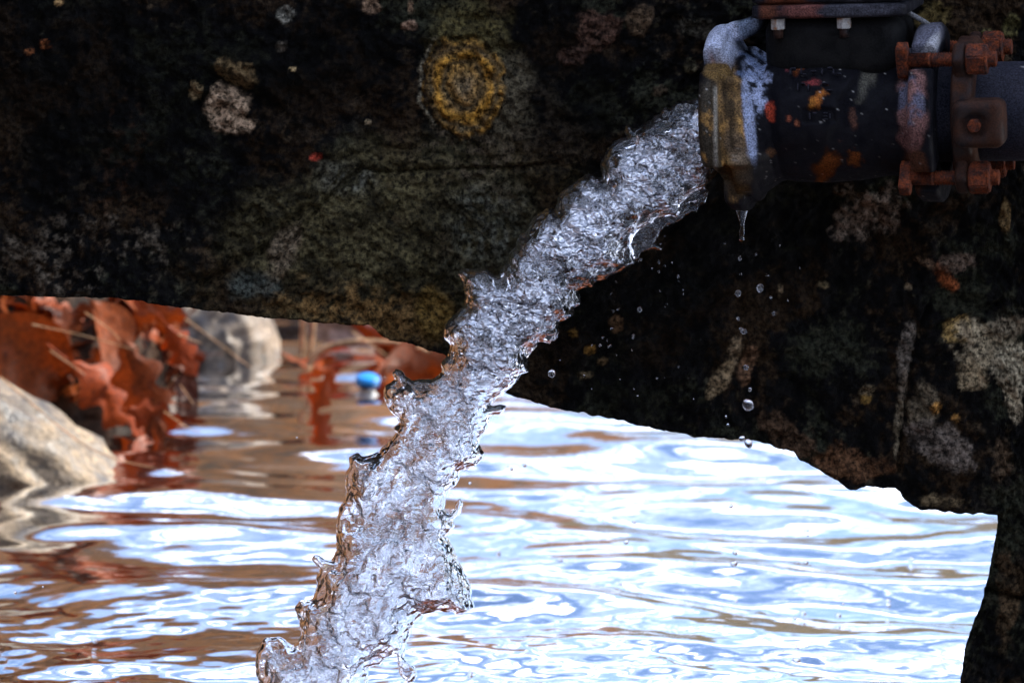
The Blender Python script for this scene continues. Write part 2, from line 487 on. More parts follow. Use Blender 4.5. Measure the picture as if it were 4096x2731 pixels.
# inside-frame part sampled finely: v maps from edge up to TOPY
nv = len(vv)
U0 = dense[:, None, :]; U1 = np.stack([topx, np.full(nu, TOPY)], -1)[:, None, :]
P = U0 + (U1 - U0) * vv[None, :, None]
pw = smooth(i0 - 2, i0 + 6, np.arange(nu))[:, None]
P[..., 0] = U0[..., 0] + (U1[..., 0] - U0[..., 0]) * (vv[None, :] * (1 - pw) + (1 - (1 - vv[None, :]) ** 4) * pw)
px, py = P[..., 0], P[..., 1]
def stone_relief(px, py):
    e = 0.028 * fbm(px * 0.006, py * 0.006, 1.5, 4) + 0.016 * fbm(px * 0.03, py * 0.03, 2.5, 4) + 0.013 * fbm(px * 0.10, py * 0.10, 3.5, 4, 0.62)
    e = e + 0.0035 * fbm(px * 0.32, py * 0.32, 4.4, 2)
    e = e + 0.006 * fbm(px * 0.05, py * 0.05, 7.7, 3, ridged=True)
    # cracks: thin recessed lines
    def crack(pts, w, dep):
        nonlocal e
        pts = np.array(pts, float)
        dmin = np.full(px.shape, 1e9)
        for a, b in zip(pts[:-1], pts[1:]):
            ab = b - a
            t = np.clip(((px - a[0]) * ab[0] + (py - a[1]) * ab[1]) / (ab @ ab), 0, 1)
            dmin = np.minimum(dmin, np.hypot(px - a[0] - t * ab[0], py - a[1] - t * ab[1]))
        dmin = dmin + 2.2 * fbm(px * 0.07, py * 0.07, 5.5, 3)
        e = e - dep * np.exp(-(np.maximum(dmin, 0) / w) ** 2)
    crack([(325, 200), (360, 168), (384, 173), (420, 170), (450, 168), (500, 169), (556, 162)], 2.0, 0.012)
    crack([(275, 262), (325, 200)], 2.5, 0.012)
    crack([(455, 270), (458, 215), (465, 180)], 1.6, 0.010)
    crack([(200, 285), (262, 250), (310, 205)], 5.0, 0.014)
    crack([(210, 75), (262, 98), (275, 110)], 7, 0.018)
    crack([(930, 300), (915, 340), (905, 400), (899, 470)], 2.5, 0.010)
    crack([(880, 190), (878, 260)], 3, 0.008)
    crack([(1000, 300), (955, 320), (925, 330)], 3, 0.012)
    crack([(985, 590), (1020, 600)], 3, 0.015)
    return e
E = stone_relief(px, py)
# paint
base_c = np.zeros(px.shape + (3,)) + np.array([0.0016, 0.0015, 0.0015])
n_lo = fbm(px * 0.012, py * 0.012, 11.0, 4); n_md = fbm(px * 0.045, py * 0.045, 12.0, 5, 0.6); n_hi = fbm(px * 0.16, py * 0.16, 13.0, 4, 0.65)
def lay(mask, col):
    global base_c
    base_c = base_c * (1 - mask[..., None]) + np.array(col) * mask[..., None]
spk = smooth(0.05, 0.45, n_md + 0.5 * n_hi)
lay(spk * smooth(-0.1, 0.45, n_lo), (0.020, 0.016, 0.011))
lay(smooth(0.28, 0.5, n_hi + 0.2 * n_md) * 0.5, (0.06, 0.048, 0.030))
n_w = fbm(px * 0.02, py * 0.02, 17.0, 4)
lay(smooth(0.1, 0.45, n_w + 0.6 * n_hi) * 0.5, (0.045, 0.026, 0.012))
lay(smooth(0.15, 0.5, -n_w + 0.6 * n_hi) * 0.6, (0.030, 0.031, 0.018))
region = blob_mask(px, py, 390, 235, 165, 85, -12, 0.5, 0.02, 0.45, 1)
lay(region * (0.35 + 0.65 * smooth(-0.35, 0.25, n_md + n_hi)), (0.062, 0.051, 0.023))
lay(blob_mask(px, py, 345, 178, 28, 16, 10, 0.5, 0.05, 0.5, 2) * smooth(-0.3, 0.3, n_hi), (0.085, 0.083, 0.062))
lay(blob_mask(px, py, 485, 230, 38, 42, 0, 0.5, 0.05, 0.5, 3) * smooth(-0.35, 0.3, n_hi), (0.075, 0.075, 0.055))
lay(blob_mask(px, py, 350, 305, 100, 24, 10, 0.6, 0.03, 0.4, 4) * smooth(-0.35, 0.25, n_hi + n_md), (0.14, 0.078, 0.026))
lay(blob_mask(px, py, 283, 252, 13, 26, 25, 0.5, 0.07, 0.3, 5), (0.12, 0.09, 0.055))
lay(blob_mask(px, py, 255, 285, 26, 14, 0, 0.5, 0.07, 0.4, 6) * 0.8, (0.055, 0.065, 0.055))
lay(blob_mask(px, py, 433, 312, 19, 24, 0, 0.4, 0.07, 0.25, 7), (0.13, 0.078, 0.020))
lay(blob_mask(px, py, 90, 250, 85, 42, 0, 0.9, 0.05, 0.35, 8) * smooth(0.0, 0.35, n_hi + n_md) * 0.9, (0.075, 0.060, 0.042))
lay(blob_mask(px, py, 120, 150, 22, 60, 10, 0.9, 0.06, 0.3, 9) * smooth(0.05, 0.35, n_hi) * 0.7, (0.060, 0.028, 0.015))
lay(blob_mask(px, py, 500, 130, 70, 60, 0, 0.8, 0.04, 0.4, 10) * smooth(-0.1, 0.35, n_hi + n_md) * 0.9, (0.060, 0.045, 0.028))
# base colour darkened in broad patches over the upper left and beneath the valve
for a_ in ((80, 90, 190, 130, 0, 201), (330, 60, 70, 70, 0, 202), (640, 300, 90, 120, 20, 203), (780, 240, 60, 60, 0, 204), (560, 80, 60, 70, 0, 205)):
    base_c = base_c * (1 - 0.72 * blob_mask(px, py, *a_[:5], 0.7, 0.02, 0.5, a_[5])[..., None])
# ringed ochre crust
RCX, RCY = 465.0, 86.0
dr = np.hypot((px - RCX) / 38.0, (py - RCY) / 46.0) + 0.13 * fbm(px * 0.028, py * 0.028, 14, 3) + 0.13 * fbm(px * 0.09, py * 0.09, 15, 3)
crust = smooth(1.14, 0.92, dr + 0.12 * fbm(px * 0.2, py * 0.2, 21.0, 2))
ringw = 0.5 + 0.5 * np.cos(dr * 17.0 + 0.8 + 1.6 * fbm(px * 0.02, py * 0.02, 19.0, 2))
lay(blob_mask(px, py, 472, 40, 36, 40, 0, 0.5, 0.05, 0.35, 15) * 0.85 * (0.5 + 0.5 * smooth(-0.3, 0.3, n_hi)), (0.088, 0.072, 0.026))
lay(blob_mask(px, py, 505, 95, 26, 46, 0, 0.6, 0.05, 0.4, 16) * 0.6, (0.09, 0.075, 0.045))
crust = crust * (0.35 + 0.65 * smooth(-0.5, 0.0, n_hi + 0.6 * n_md))
lay(crust, (0.17, 0.10, 0.032))
lay(crust * smooth(0.55, 0.1, ringw + 0.35 * n_md) * 0.75, (0.060, 0.040, 0.020))
lay(crust * smooth(0.0, 0.5, n_md + 0.4 * n_hi) * 0.5, (0.11, 0.095, 0.055))
lay(crust * ringw * smooth(-0.4, 0.3, n_hi + 0.3), (0.34, 0.165, 0.024))
lay(crust * smooth(0.5, 0.25, dr) * 0.7, (0.20, 0.15, 0.085))
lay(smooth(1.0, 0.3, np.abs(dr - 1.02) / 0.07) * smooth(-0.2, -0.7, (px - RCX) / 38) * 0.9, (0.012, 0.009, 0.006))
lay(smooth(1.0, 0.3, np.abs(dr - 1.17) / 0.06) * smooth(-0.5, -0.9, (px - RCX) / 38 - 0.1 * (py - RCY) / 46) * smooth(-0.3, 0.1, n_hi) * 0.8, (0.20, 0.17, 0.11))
E = E + crust * (0.006 + 0.006 * ringw) + 0.004 * smooth(1.0, 0.2, np.abs(dr - 1.17) / 0.06)
RAISED = [(228, 108, 25, 17, 20, (0.23, 0.175, 0.135)), (196, 90, 7, 9, 0, (0.15, 0.115, 0.07)), (240, 70, 20, 12, 30, (0.085, 0.062, 0.035)), (285, 14, 9, 8, 0, (0.15, 0.155, 0.15)),
          (282, 46, 6, 5, 0, (0.06, 0.055, 0.05)), (372, 6, 9, 9, 0, (0.17, 0.12, 0.09)), (411, 8, 5, 11, 0, (0.15, 0.10, 0.07)), (409, 26, 8, 5, 0, (0.22, 0.15, 0.12)), (46, 44, 5, 5, 0, (0.16, 0.055, 0.022)),
          (31, 50, 4, 3, 0, (0.13, 0.05, 0.022)), (316, 156, 6, 3.6, 0, (0.40, 0.065, 0.045)), (59, 2, 4, 3, 0, (0.3, 0.2, 0.1)), (368, 122, 3, 2, 0, (0.3, 0.25, 0.18)), (293, 68, 3, 2, 0, (0.32, 0.25, 0.15)),
          (868, 212, 33, 27, 15, (0.18, 0.145, 0.125)), (842, 190, 12, 8, 0, (0.10, 0.08, 0.065)), (735, 352, 7, 19, 15, (0.17, 0.13, 0.09)), (719, 382, 6, 24, 32, (0.15, 0.115, 0.075)), (748, 365, 7, 16, 10, (0.12, 0.07, 0.045)),
          (945, 278, 16, 8, 55, (0.24, 0.075, 0.03)), (928, 262, 12, 6, 30, (0.13, 0.085, 0.06)), (957, 262, 16, 10, 0, (0.13, 0.10, 0.085)), (960, 328, 17, 12, 10, (0.28, 0.20, 0.085)), (985, 345, 32, 24, 10, (0.26, 0.23, 0.175)),
          (972, 372, 13, 14, 60, (0.24, 0.20, 0.14)), (1015, 370, 26, 20, 40, (0.28, 0.26, 0.21)), (1012, 400, 9, 24, -15, (0.25, 0.22, 0.17)), (1005, 325, 24, 10, 0, (0.17, 0.15, 0.12)),
          (925, 405, 13, 22, 0, (0.10, 0.085, 0.065)), (938, 440, 32, 22, 20, (0.115, 0.10, 0.095)), (935, 405, 5, 7, 0, (0.30, 0.16, 0.05)), (955, 416, 3, 4, 0, (0.33, 0.18, 0.06)), (905, 350, 7, 28, 12, (0.10, 0.09, 0.085)),
          (899, 422, 3, 26, 5, (0.15, 0.13, 0.10)), (903, 385, 4, 15, 8, (0.12, 0.10, 0.085)), (855, 462, 36, 15, 20, (0.085, 0.045, 0.026)), (790, 435, 30, 14, 30, (0.05, 0.032, 0.022)), (866, 390, 10, 9, 0, (0.12, 0.10, 0.07)), (867, 398, 6, 4, 0, (0.16, 0.10, 0.03)),
          (590, 350, 6, 5, 0, (0.13, 0.072, 0.02)), (603, 362, 5, 4, 0, (0.10, 0.07, 0.04)), (574, 333, 5, 4, 0, (0.12, 0.07, 0.02)), (585, 375, 7, 4, 0, (0.07, 0.055, 0.035)), (616, 322, 7, 8, 0, (0.06, 0.035, 0.02)),
          (780, 290, 3, 10, 0, (0.12, 0.09, 0.06)), (823, 285, 5, 3, 0, (0.16, 0.13, 0.08)), (908, 286, 4, 3, 0, (0.3, 0.24, 0.17)), (1005, 210, 5, 18, 0, (0.13, 0.09, 0.045)), (1010, 25, 7, 12, 20, (0.07, 0.066, 0.03)),
          (930, 18, 16, 22, 20, (0.07, 0.055, 0.024)), (985, 40, 10, 9, -20, (0.075, 0.07, 0.035)), (948, 500, 22, 6, 0, (0.09, 0.07, 0.045)), (1008, 600, 14, 40, 0, (0.05, 0.035, 0.022)), (690, 66, 6, 8, 0, (0.09, 0.085, 0.06)), (700, 30, 20, 14, 0, (0.035, 0.034, 0.03)),
          (640, 20, 12, 16, 0, (0.07, 0.05, 0.035)), (600, 28, 20, 18, 0, (0.055, 0.032, 0.026)), (575, 55, 14, 10, 0, (0.045, 0.028, 0.024)), (660, 90, 8, 5, 0, (0.05, 0.04, 0.03)), (1000, 455, 10, 26, 0, (0.07, 0.05, 0.035))]
for i, (cx, cy_, rx, ry, rot, colr) in enumerate(RAISED):
    sel = (np.abs(px - cx) < 3 * max(rx, ry) + 6) & (np.abs(py - cy_) < 3 * max(rx, ry) + 6)
    if not sel.any(): continue
    small = max(rx, ry) < 10
    mk = blob_mask(px[sel], py[sel], cx, cy_, rx, ry, rot, 0.45 if small else 1.0, 0.14 if small else 0.055, 0.15, 20 + i)
    mk = mk * (0.25 + 0.75 * smooth(-0.45, -0.05, n_hi[sel] + 0.5 * n_md[sel]))
    cc = np.array(colr) * 1.3 * np.array([1.05, 0.95, 0.76]) * (0.8 + 0.35 * n_md[sel] + 0.30 * n_hi[sel])[:, None]
    base_c[sel] = base_c[sel] * (1 - mk[:, None]) + cc * mk[:, None]
    E[sel] += 0.0022 * mk
P0 = at(px, py, SLABY)
front = P0.copy(); front[..., 1] -= E
# the lower edge is rounded under: extra rows going back beneath, then the rear face
low = front[:, :1, :]
rows = []; rcol = []
for k_, (dy_, dz_) in enumerate([(0.34, 0.03), (0.30, 0.004), (0.20, -0.010), (0.10, -0.008), (0.045, -0.005), (0.018, -0.0025)]):
    r_ = low.copy(); nn = 0.012 * fbm(dense[:, 0] * 0.03 + k_ * 9, dense[:, 1] * 0.03, 3.0, 3) * min(1, dy_ * 5)
    r_[:, 0, 0] += smooth(850, 1000, dense[:, 0]) * dy_ * 0.42
    r_[:, 0, 1] = SLABY + dy_ + nn
    r_[:, 0, 2] += dz_ + 0.05 * dy_ + nn * 0.5
    rows.append(r_)
rear = front[:, ::6, :].copy(); rear[..., 1] = SLABY + 0.34 + 0.03 * fbm(px[:, ::6] * 0.01, py[:, ::6] * 0.01, 5.0, 3)
rear[..., 0] += (smooth(850, 1000, dense[:, 0]) * 0.34 * 0.42)[:, None]
rear[..., 2] += 0.06 * np.linspace(1, 0, rear.shape[1])[None, :] ** 6
V = np.concatenate([rear[:, ::-1, :], *rows, front], 1)
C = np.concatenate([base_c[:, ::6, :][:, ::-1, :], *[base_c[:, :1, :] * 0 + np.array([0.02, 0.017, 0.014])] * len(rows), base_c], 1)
F = grid_faces(V.shape[0], V.shape[1])
m_ = V.shape[1]
capf = np.array([(i * m_ + m_ - 1, i * m_, (i + 1) * m_, (i + 1) * m_ + m_ - 1) for i in range(V.shape[0] - 1)])
F = np.concatenate([F, capf])
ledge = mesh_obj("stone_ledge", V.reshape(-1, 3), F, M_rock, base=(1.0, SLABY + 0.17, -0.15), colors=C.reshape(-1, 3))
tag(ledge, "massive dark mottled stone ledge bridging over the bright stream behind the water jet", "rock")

# ------------------------------------------------------------------ jet of water
JET = [(712, 97), (695.7, 99.6), (688, 102), (679, 102), (673, 107), (670, 111), (667, 107), (663, 109), (662, 114), (655.6, 115.7), (650, 122), (645, 123), (640, 128), (632.6, 130), (630, 126), (626, 126), (625, 131), (628, 136), (626, 138),
    (615, 141.7), (608, 150), (603, 158), (601, 166), (603.5, 177.6), (597, 177.6), (589, 174.6), (580, 179), (573, 184.5), (564, 189), (558, 198), (556, 206), (555.6, 211), (548.7, 208), (540, 212.7), (532.6, 219.6),
    (525, 232), (519.6, 235), (516.6, 247), (509, 254), (509, 261), (503.5, 265.5), (499.7, 274), (496, 276), (488, 270), (478, 269.7), (463, 269), (459, 271.6), (464, 281.6), (466, 295), (464, 307), (454.6, 315), (447, 321), (444, 328),
    (445, 336), (451, 344), (448.5, 353), (441, 363), (442.7, 371.6), (432.5, 379.5), (412, 380.4), (405, 376), (401.5, 370), (396, 369), (392.7, 373), (396, 380), (385, 386.6), (384, 395.5), (386, 402), (390, 409.6), (397, 416), (400, 422),
    (394, 427.5), (396, 433), (388, 442.6), (380, 451.4), (369, 455), (362, 457), (357, 453), (350, 457), (350, 465), (346, 472.7), (345, 482), (347, 492), (341, 505), (338, 516), (337.4, 536), (337, 549), (332, 560), (324, 558), (315, 555), (312, 559), (320, 568), (317, 576), (318, 584), (316, 592),
    (312, 599), (300, 601), (295, 606), (297, 613), (300, 620), (302, 634), (298, 642), (292, 646), (285, 640), (277, 636), (265, 638), (260, 644), (257, 652), (256, 667), (259, 683), (255, 705), (262, 725),
    (368, 725), (366, 700), (368, 683), (368, 665), (374, 665), (380, 663), (386, 657), (392, 654), (397, 652), (399, 668), (402, 676), (408, 682), (414, 680), (417, 673), (414, 665), (408, 663), (404, 659), (405, 650), (407, 639), (411, 630), (412, 626), (418, 616), (428, 612), (438, 610), (446, 610),
    (452, 609), (457, 614), (464, 612), (468, 610), (474.5, 606), (472, 600), (470, 597), (471, 584), (467, 577), (463, 569), (458, 560), (455, 552), (451, 543), (446, 534.6), (451, 530), (455, 525), (452.5, 518.7), (458.6, 514), (461, 508), (463, 502), (460, 498.5), (457, 502), (455, 507), (448, 513), (443.6, 508), (444, 500), (448, 490),
    (455, 484), (458.6, 478), (460, 470), (466, 469), (470, 465.6), (475, 464), (479, 462), (483, 457), (482, 449), (479, 442.6), (483, 433), (489, 424), (492, 414), (499, 413), (504, 410), (506, 405.5), (500, 404.5), (492, 407), (489, 405), (495, 399), (502, 394), (509, 388), (516, 381), (522, 373), (529, 370.5), (527, 362), (529, 354.6),
    (535, 347), (540, 341), (550, 343), (556, 338), (560, 331), (557, 325), (560, 321), (572, 315), (574, 307), (581, 302), (578, 295), (577, 290), (585, 287), (593, 287), (595, 281), (598, 279), (605, 278), (612, 274), (626, 269), (635, 263), (632, 252), (630, 243), (634, 234), (640, 227), (648, 221), (657, 213.5),
    (662, 216), (668, 215), (676, 215), (681, 212), (679, 204), (685, 197), (691.5, 191), (698, 188), (705, 187), (712, 180), (722, 165), (722, 115)]
FILM = [(706, 186), (710, 192), (707, 197), (706, 203), (700, 206), (697, 211), (690, 213), (684, 217), (675, 222), (664, 227), (660, 234), (655, 242), (663, 247), (662, 250.5), (655, 249), (648, 250), (641, 252), (638, 260), (634, 258), (625, 245), (640, 218), (680, 195)]

def poly_sdf(poly, gx, gy):
    p = np.array(poly, float)
    dm = np.full(gx.shape, 1e9); inside = np.zeros(gx.shape, bool)
    for i in range(len(p)):
        a = p[i]; b = p[(i + 1) % len(p)]; ab = b - a
        t = np.clip(((gx - a[0]) * ab[0] + (gy - a[1]) * ab[1]) / (ab @ ab + 1e-9), 0, 1)
        dm = np.minimum(dm, (gx - a[0] - t * ab[0]) ** 2 + (gy - a[1] - t * ab[1]) ** 2)
        c = ((a[1] > gy) != (b[1] > gy))
        xi = a[0] + (gy - a[1]) * ab[0] / (ab[1] if abs(ab[1]) > 1e-9 else 1e-9)
        inside ^= (c & (gx < xi))
    d = np.sqrt(dm)
    return np.where(inside, d, -d)

import openvdb
def jet_mesh():
    x0, x1, y0, y1, zh = 245, 730, 90, 730, 46
    gx, gy = np.meshgrid(np.arange(x0, x1, 1.0), np.arange(y0, y1, 1.0), indexing='ij')
    wxp = 1.0 * fbm(gx * 0.25, gy * 0.25, 33.0, 2) + 1.0 * fbm(gx * 0.11, gy * 0.11, 31.0, 3); wyp = 1.0 * fbm(gx * 0.25, gy * 0.25, 39.0, 2) + 1.0 * fbm(gx * 0.11, gy * 0.11, 37.0, 3)
    d = poly_sdf(JET, gx + wxp, gy + wyp) + 0.9
    Rm = 34.0
    Rl = np.clip(d, 0, Rm)
    for _ in range(13):
        Q = Rl.copy()
        Q[1:] = np.maximum(Q[1:], Rl[:-1]); Q[:-1] = np.maximum(Q[:-1], Rl[1:])
        Q2 = Q.copy()
        Q2[:, 1:] = np.maximum(Q2[:, 1:], Q[:, :-1]); Q2[:, :-1] = np.maximum(Q2[:, :-1], Q[:, 1:])
        Rl = Q2
    Rl = np.maximum(Rl, 1.5)
    for _ in range(8):
        Rl[1:-1] = 0.25 * Rl[:-2] + 0.5 * Rl[1:-1] + 0.25 * Rl[2:]; Rl[:, 1:-1] = 0.25 * Rl[:, :-2] + 0.5 * Rl[:, 1:-1] + 0.25 * Rl[:, 2:]
    dd = np.clip(d, 0, Rl)
    t = np.sqrt(np.maximum(Rl ** 2 - (Rl - dd) ** 2, 0)) * 0.88
    # thinner, sheet-like lower half with thick rims, folds and holes in depth
    lowf = smooth(360, 470, gy)
    fold = fbm(gx * 0.022 - gy * 0.010, gy * 0.020 + gx * 0.012, 41.0, 3)
    t = t * (1 - 0.45 * lowf * smooth(-0.1, 0.5, fold))
    rim = np.exp(-((d - 4.0) / 3.0) ** 2) * 1.0
    t = np.where(d > 0, t + rim, 0)
    df = poly_sdf(FILM, gx + wxp, gy + wyp)
    tf = np.where(df > 0, np.minimum(2.0 + 0.3 * df, 3.5) * np.clip(df / 2.0, 0, 1) ** 0.5, 0)
    t = np.maximum(t, tf)
    dmax = np.maximum(d, df)
    yc = 7.0 * fbm(gx * 0.02, gy * 0.02, 43.0, 3) * np.clip(dmax / 12, 0, 1)
    z = np.arange(-zh, zh + 1, 1.0)
    # flow-aligned coordinates
    ang = R(-40) - R(28) * smooth(300, 480, gy)
    ca, sa = np.cos(ang), np.sin(ang)
    fu = gx * ca + gy * sa; fv = -gx * sa + gy * ca
    ss = (fu * 0.035, fv * 0.085)
    act = dmax > -3
    ii, jj = np.where(act)
    U = gx[ii, jj][:, None]; Vv = gy[ii, jj][:, None]; Zg = z[None, :] + 0 * U
    wob = 9.0 * fbm(U * 0.045 + 0 * Zg, Vv * 0.045 + 0 * Zg, Zg * 0.06, 2) + 4.5 * fbm(U * 0.11 + 0 * Zg, Vv * 0.11 + 7 + 0 * Zg, Zg * 0.11, 2) \
        + 4.2 * fbm(ss[0][ii, jj][:, None] * 2.2 + 0 * Zg, ss[1][ii, jj][:, None] * 1.5 + 0 * Zg, Zg * 0.13, 3, 0.65)
    wob = wob * np.clip(dmax[ii, jj][:, None] / 9, 0, 1)
    S = np.abs(Zg - yc[ii, jj][:, None]) - (t[ii, jj][:, None] + wob)
    edge = -dmax[ii, jj][:, None]
    S = np.maximum(S, edge)
    vol = np.full((gx.shape[0], gx.shape[1], len(z)), 3.0, np.float32)
    vol[ii, jj, :] = np.clip(S, -3, 3)
    # a light smoothing so rims bead like water
    for ax in range(3):
        vol[1:-1] if ax == 0 else None
        a = np.moveaxis(vol, ax, 0)
        a[1:-1] = 0.25 * a[:-2] + 0.5 * a[1:-1] + 0.25 * a[2:]
    g = openvdb.FloatGrid(3.0)
    g.copyFromArray(vol)
    pts, quads = g.convertToQuads(isovalue=0.0)
    pts = np.array(pts, float); quads = np.array(quads, np.int64)
    qx = pts[:, 0] + x0; qy = pts[:, 1] + y0; qz = pts[:, 2] - zh
    W0 = at(qx, qy, 0.0)
    # true depth: slide along world Y, keeping height
    W0[:, 1] += qz * PX
    ix = np.clip((qx - x0).astype(int), 0, gx.shape[0] - 1); iy = np.clip((qy - y0).astype(int), 0, gx.shape[1] - 1)
    dl = d[ix, iy]
    froth = smooth(8, 19, dl + 11 * fbm(qx * 0.05, qy * 0.05, 51.0, 3)) * (1.0 - 0.45 * smooth(330, 470, qy))
    froth = froth * np.clip(0.85 + 0.6 * fbm(qx * 0.03, qy * 0.03, 53.0, 3), 0, 1)
    froth = np.maximum(froth, 0.03)
    return W0, quads[:, ::-1].copy(), froth
pts, quads, froth = jet_mesh()
jb = at(300, 700, 0.0)
jet = mesh_obj("water_jet", pts, quads, M_jet, base=jb, attr={"froth": froth})
tag(jet, "thick frothy jet of water arching down from the iron spout to the stream", "water jet")

# ------------------------------------------------------------------ droplets
def ico(sub=2):
    bm = bmesh.new(); bmesh.ops.create_icosphere(bm, subdivisions=sub, radius=1.0)
    v = np.array([x.co[:] for x in bm.verts]); f = [[q.index for q in p.verts] for p in bm.faces]
    bm.free(); return v, np.array(f)
iv, if_ = ico(3)
DROPS = []
big = [(748, 404.5, 5.8), (748.5, 443, 4.4), (742, 438, 3.0), (760, 287.5, 3.6), (738, 293, 3.2), (744, 331, 3.0), (741, 329, 2.2), (746, 367, 2.6), (774, 313.5, 2.4), (771, 297, 1.8), (768, 275, 1.2),
       (552, 373, 3.9), (639.5, 309, 2.5), (613, 311, 1.4), (633, 336, 1.9), (618, 309, 1.3), (612, 328, 1.4), (609, 346, 1.2), (603, 337, 1.2), (607, 340, 1.0), (600, 345, 1.3), (611, 345, 1.0), (640.5, 259, 1.7), (659, 262, 1.5),
       (659, 271, 1.3), (652, 268, 1.0), (678, 276, 1.5), (665, 265, 1.0), (672, 262, 0.8), (645, 245, 1.3), (740, 258, 2.0), (741, 274, 1.2), (756, 254, 1.4), (725, 243, 1.0), (738, 318, 1.6), (728, 424, 1.2), (726, 416, 1.2), (750, 389, 1.8),
       (731, 505.6, 2.4), (735, 552, 2.7), (734, 563, 3.3), (806, 562, 2.5), (797.5, 562, 1.6), (796.5, 659.5, 3.4), (797, 647, 1.9), (626, 541.5, 2.6), (634, 521.5, 1.8), (604, 522, 1.2), (524.5, 464.5, 2.2), (511.5, 468.5, 1.8), (470, 482.5, 1.6), (795, 617.5, 1.9),
       (783, 650, 1.2), (843, 603, 1.6), (808, 535, 1.1), (808, 530, 1.0), (508, 466, 0.8), (584, 375, 0.9), (657, 378, 0.9), (560, 360, 0.8), (667, 470, 0.8), (557, 488, 0.7), (592, 345, 1.0), (297, 437, 0.8), (43, 586, 1.0), (15, 592, 1.9), (780, 245, 0.9), (788, 300, 1.0), (800, 268, 0.8)]
br = np.random.default_rng(5)
for k_ in range(26):
    big.append((br.uniform(590, 700), br.uniform(225, 400), br.uniform(0.5, 0.85)))
dm = {}
for i, (x, y, r) in enumerate(big):
    dz = br.uniform(-0.03, 0.02)
    c = at(x, y, dz if x < 720 or x > 780 or y > 460 else -0.02)
    nm = "droplet_%d" % (i % 6)
    if nm not in dm:
        w = iv * (1 + 0.14 * fbm(iv[:, 0] * 1.3 + i, iv[:, 1] * 1.3, iv[:, 2] * 1.3, 2))[:, None]
        o = mesh_obj("water_droplet", w, if_, M_drop); dm[nm] = o.data
    else:
        o = bpy.data.objects.new("water_droplet", dm[nm]); COL.objects.link(o)
    o.location = c
    q = 1 + br.uniform(0, 0.25)
    o.scale = (r * PX * q, r * PX, r * PX / q)
    o.rotation_euler = tuple(br.uniform(0, 6.28, 3))
    if r >= 5: lb, gp = "largest round droplet falling below the valve against dark rock", None
    elif x > 720 and y < 300 + 150: lb, gp = "small clear droplet in the dripping line under the valve against dark rock", "droplets dripping from the valve"
    elif y < 405 and x > 530: lb, gp = "tiny spray droplet beside the jet in front of dark rock", "spray droplets beside the jet"
    elif x > 500: lb, gp = "tiny dark rimmed droplet falling in front of the bright rippled water", "droplets over the bright water"
    else: lb, gp = "tiny stray droplet left of the jet over the water", "stray droplets left of the jet"
    if i == 11: lb, gp = "round droplet beside the jet just above the ledge's lower edge", None
    if i == 3: lb, gp = "larger droplet right of the drip line under the valve", None
    tag(o, lb, "droplet", gp)

hv_ = iv[:, :].copy()
for i, (x, y, r) in enumerate([(911, 559, 5), (880, 588, 5), (888, 600, 4), (803, 613, 5), (838, 615, 5), (735, 600, 4), (560, 560, 5), (515, 590, 3), (620, 583, 4), (548, 655, 5), (700, 628, 3), (498, 552, 4), (920, 585, 4), (905, 650, 4), (455, 660, 5), (470, 672, 4), (190, 600, 4), (95, 640, 4)]):
    gpt = ground(x, y)
    if i == 0:
        b0 = mesh_obj("water_bubble", hv_, if_, M_drop); o = b0
    else:
        o = bpy.data.objects.new("water_bubble", b0.data); COL.objects.link(o)
    o.location = gpt; q = r * 0.0009
    o.scale = (q * 1.3, q * 1.3, q)
    tag(o, "small clear bubble riding on the bright rippled stream", "bubble", "bubbles on the stream")

# ------------------------------------------------------------------ valve with bell ends
AX0 = 850.0
YAW, TILT = R(-14), R(-2.4)
vo = at(AX0, 113, -0.035)
valve = empty("outlet_valve", vo, "black rust-stained cast iron valve spouting water from its open left end", "valve", rot=(0, TILT, YAW))
MV = np.array((Matrix.Translation(Vector(vo)) @ Euler((0, TILT, YAW)).to_matrix().to_4x4()))
CY = math.cos(YAW)
def lx(a): return (np.asarray(a, float) - AX0) / CY * PX
def to_world(v): return np.asarray(v) @ MV[:3, :3].T + MV[:3, 3]

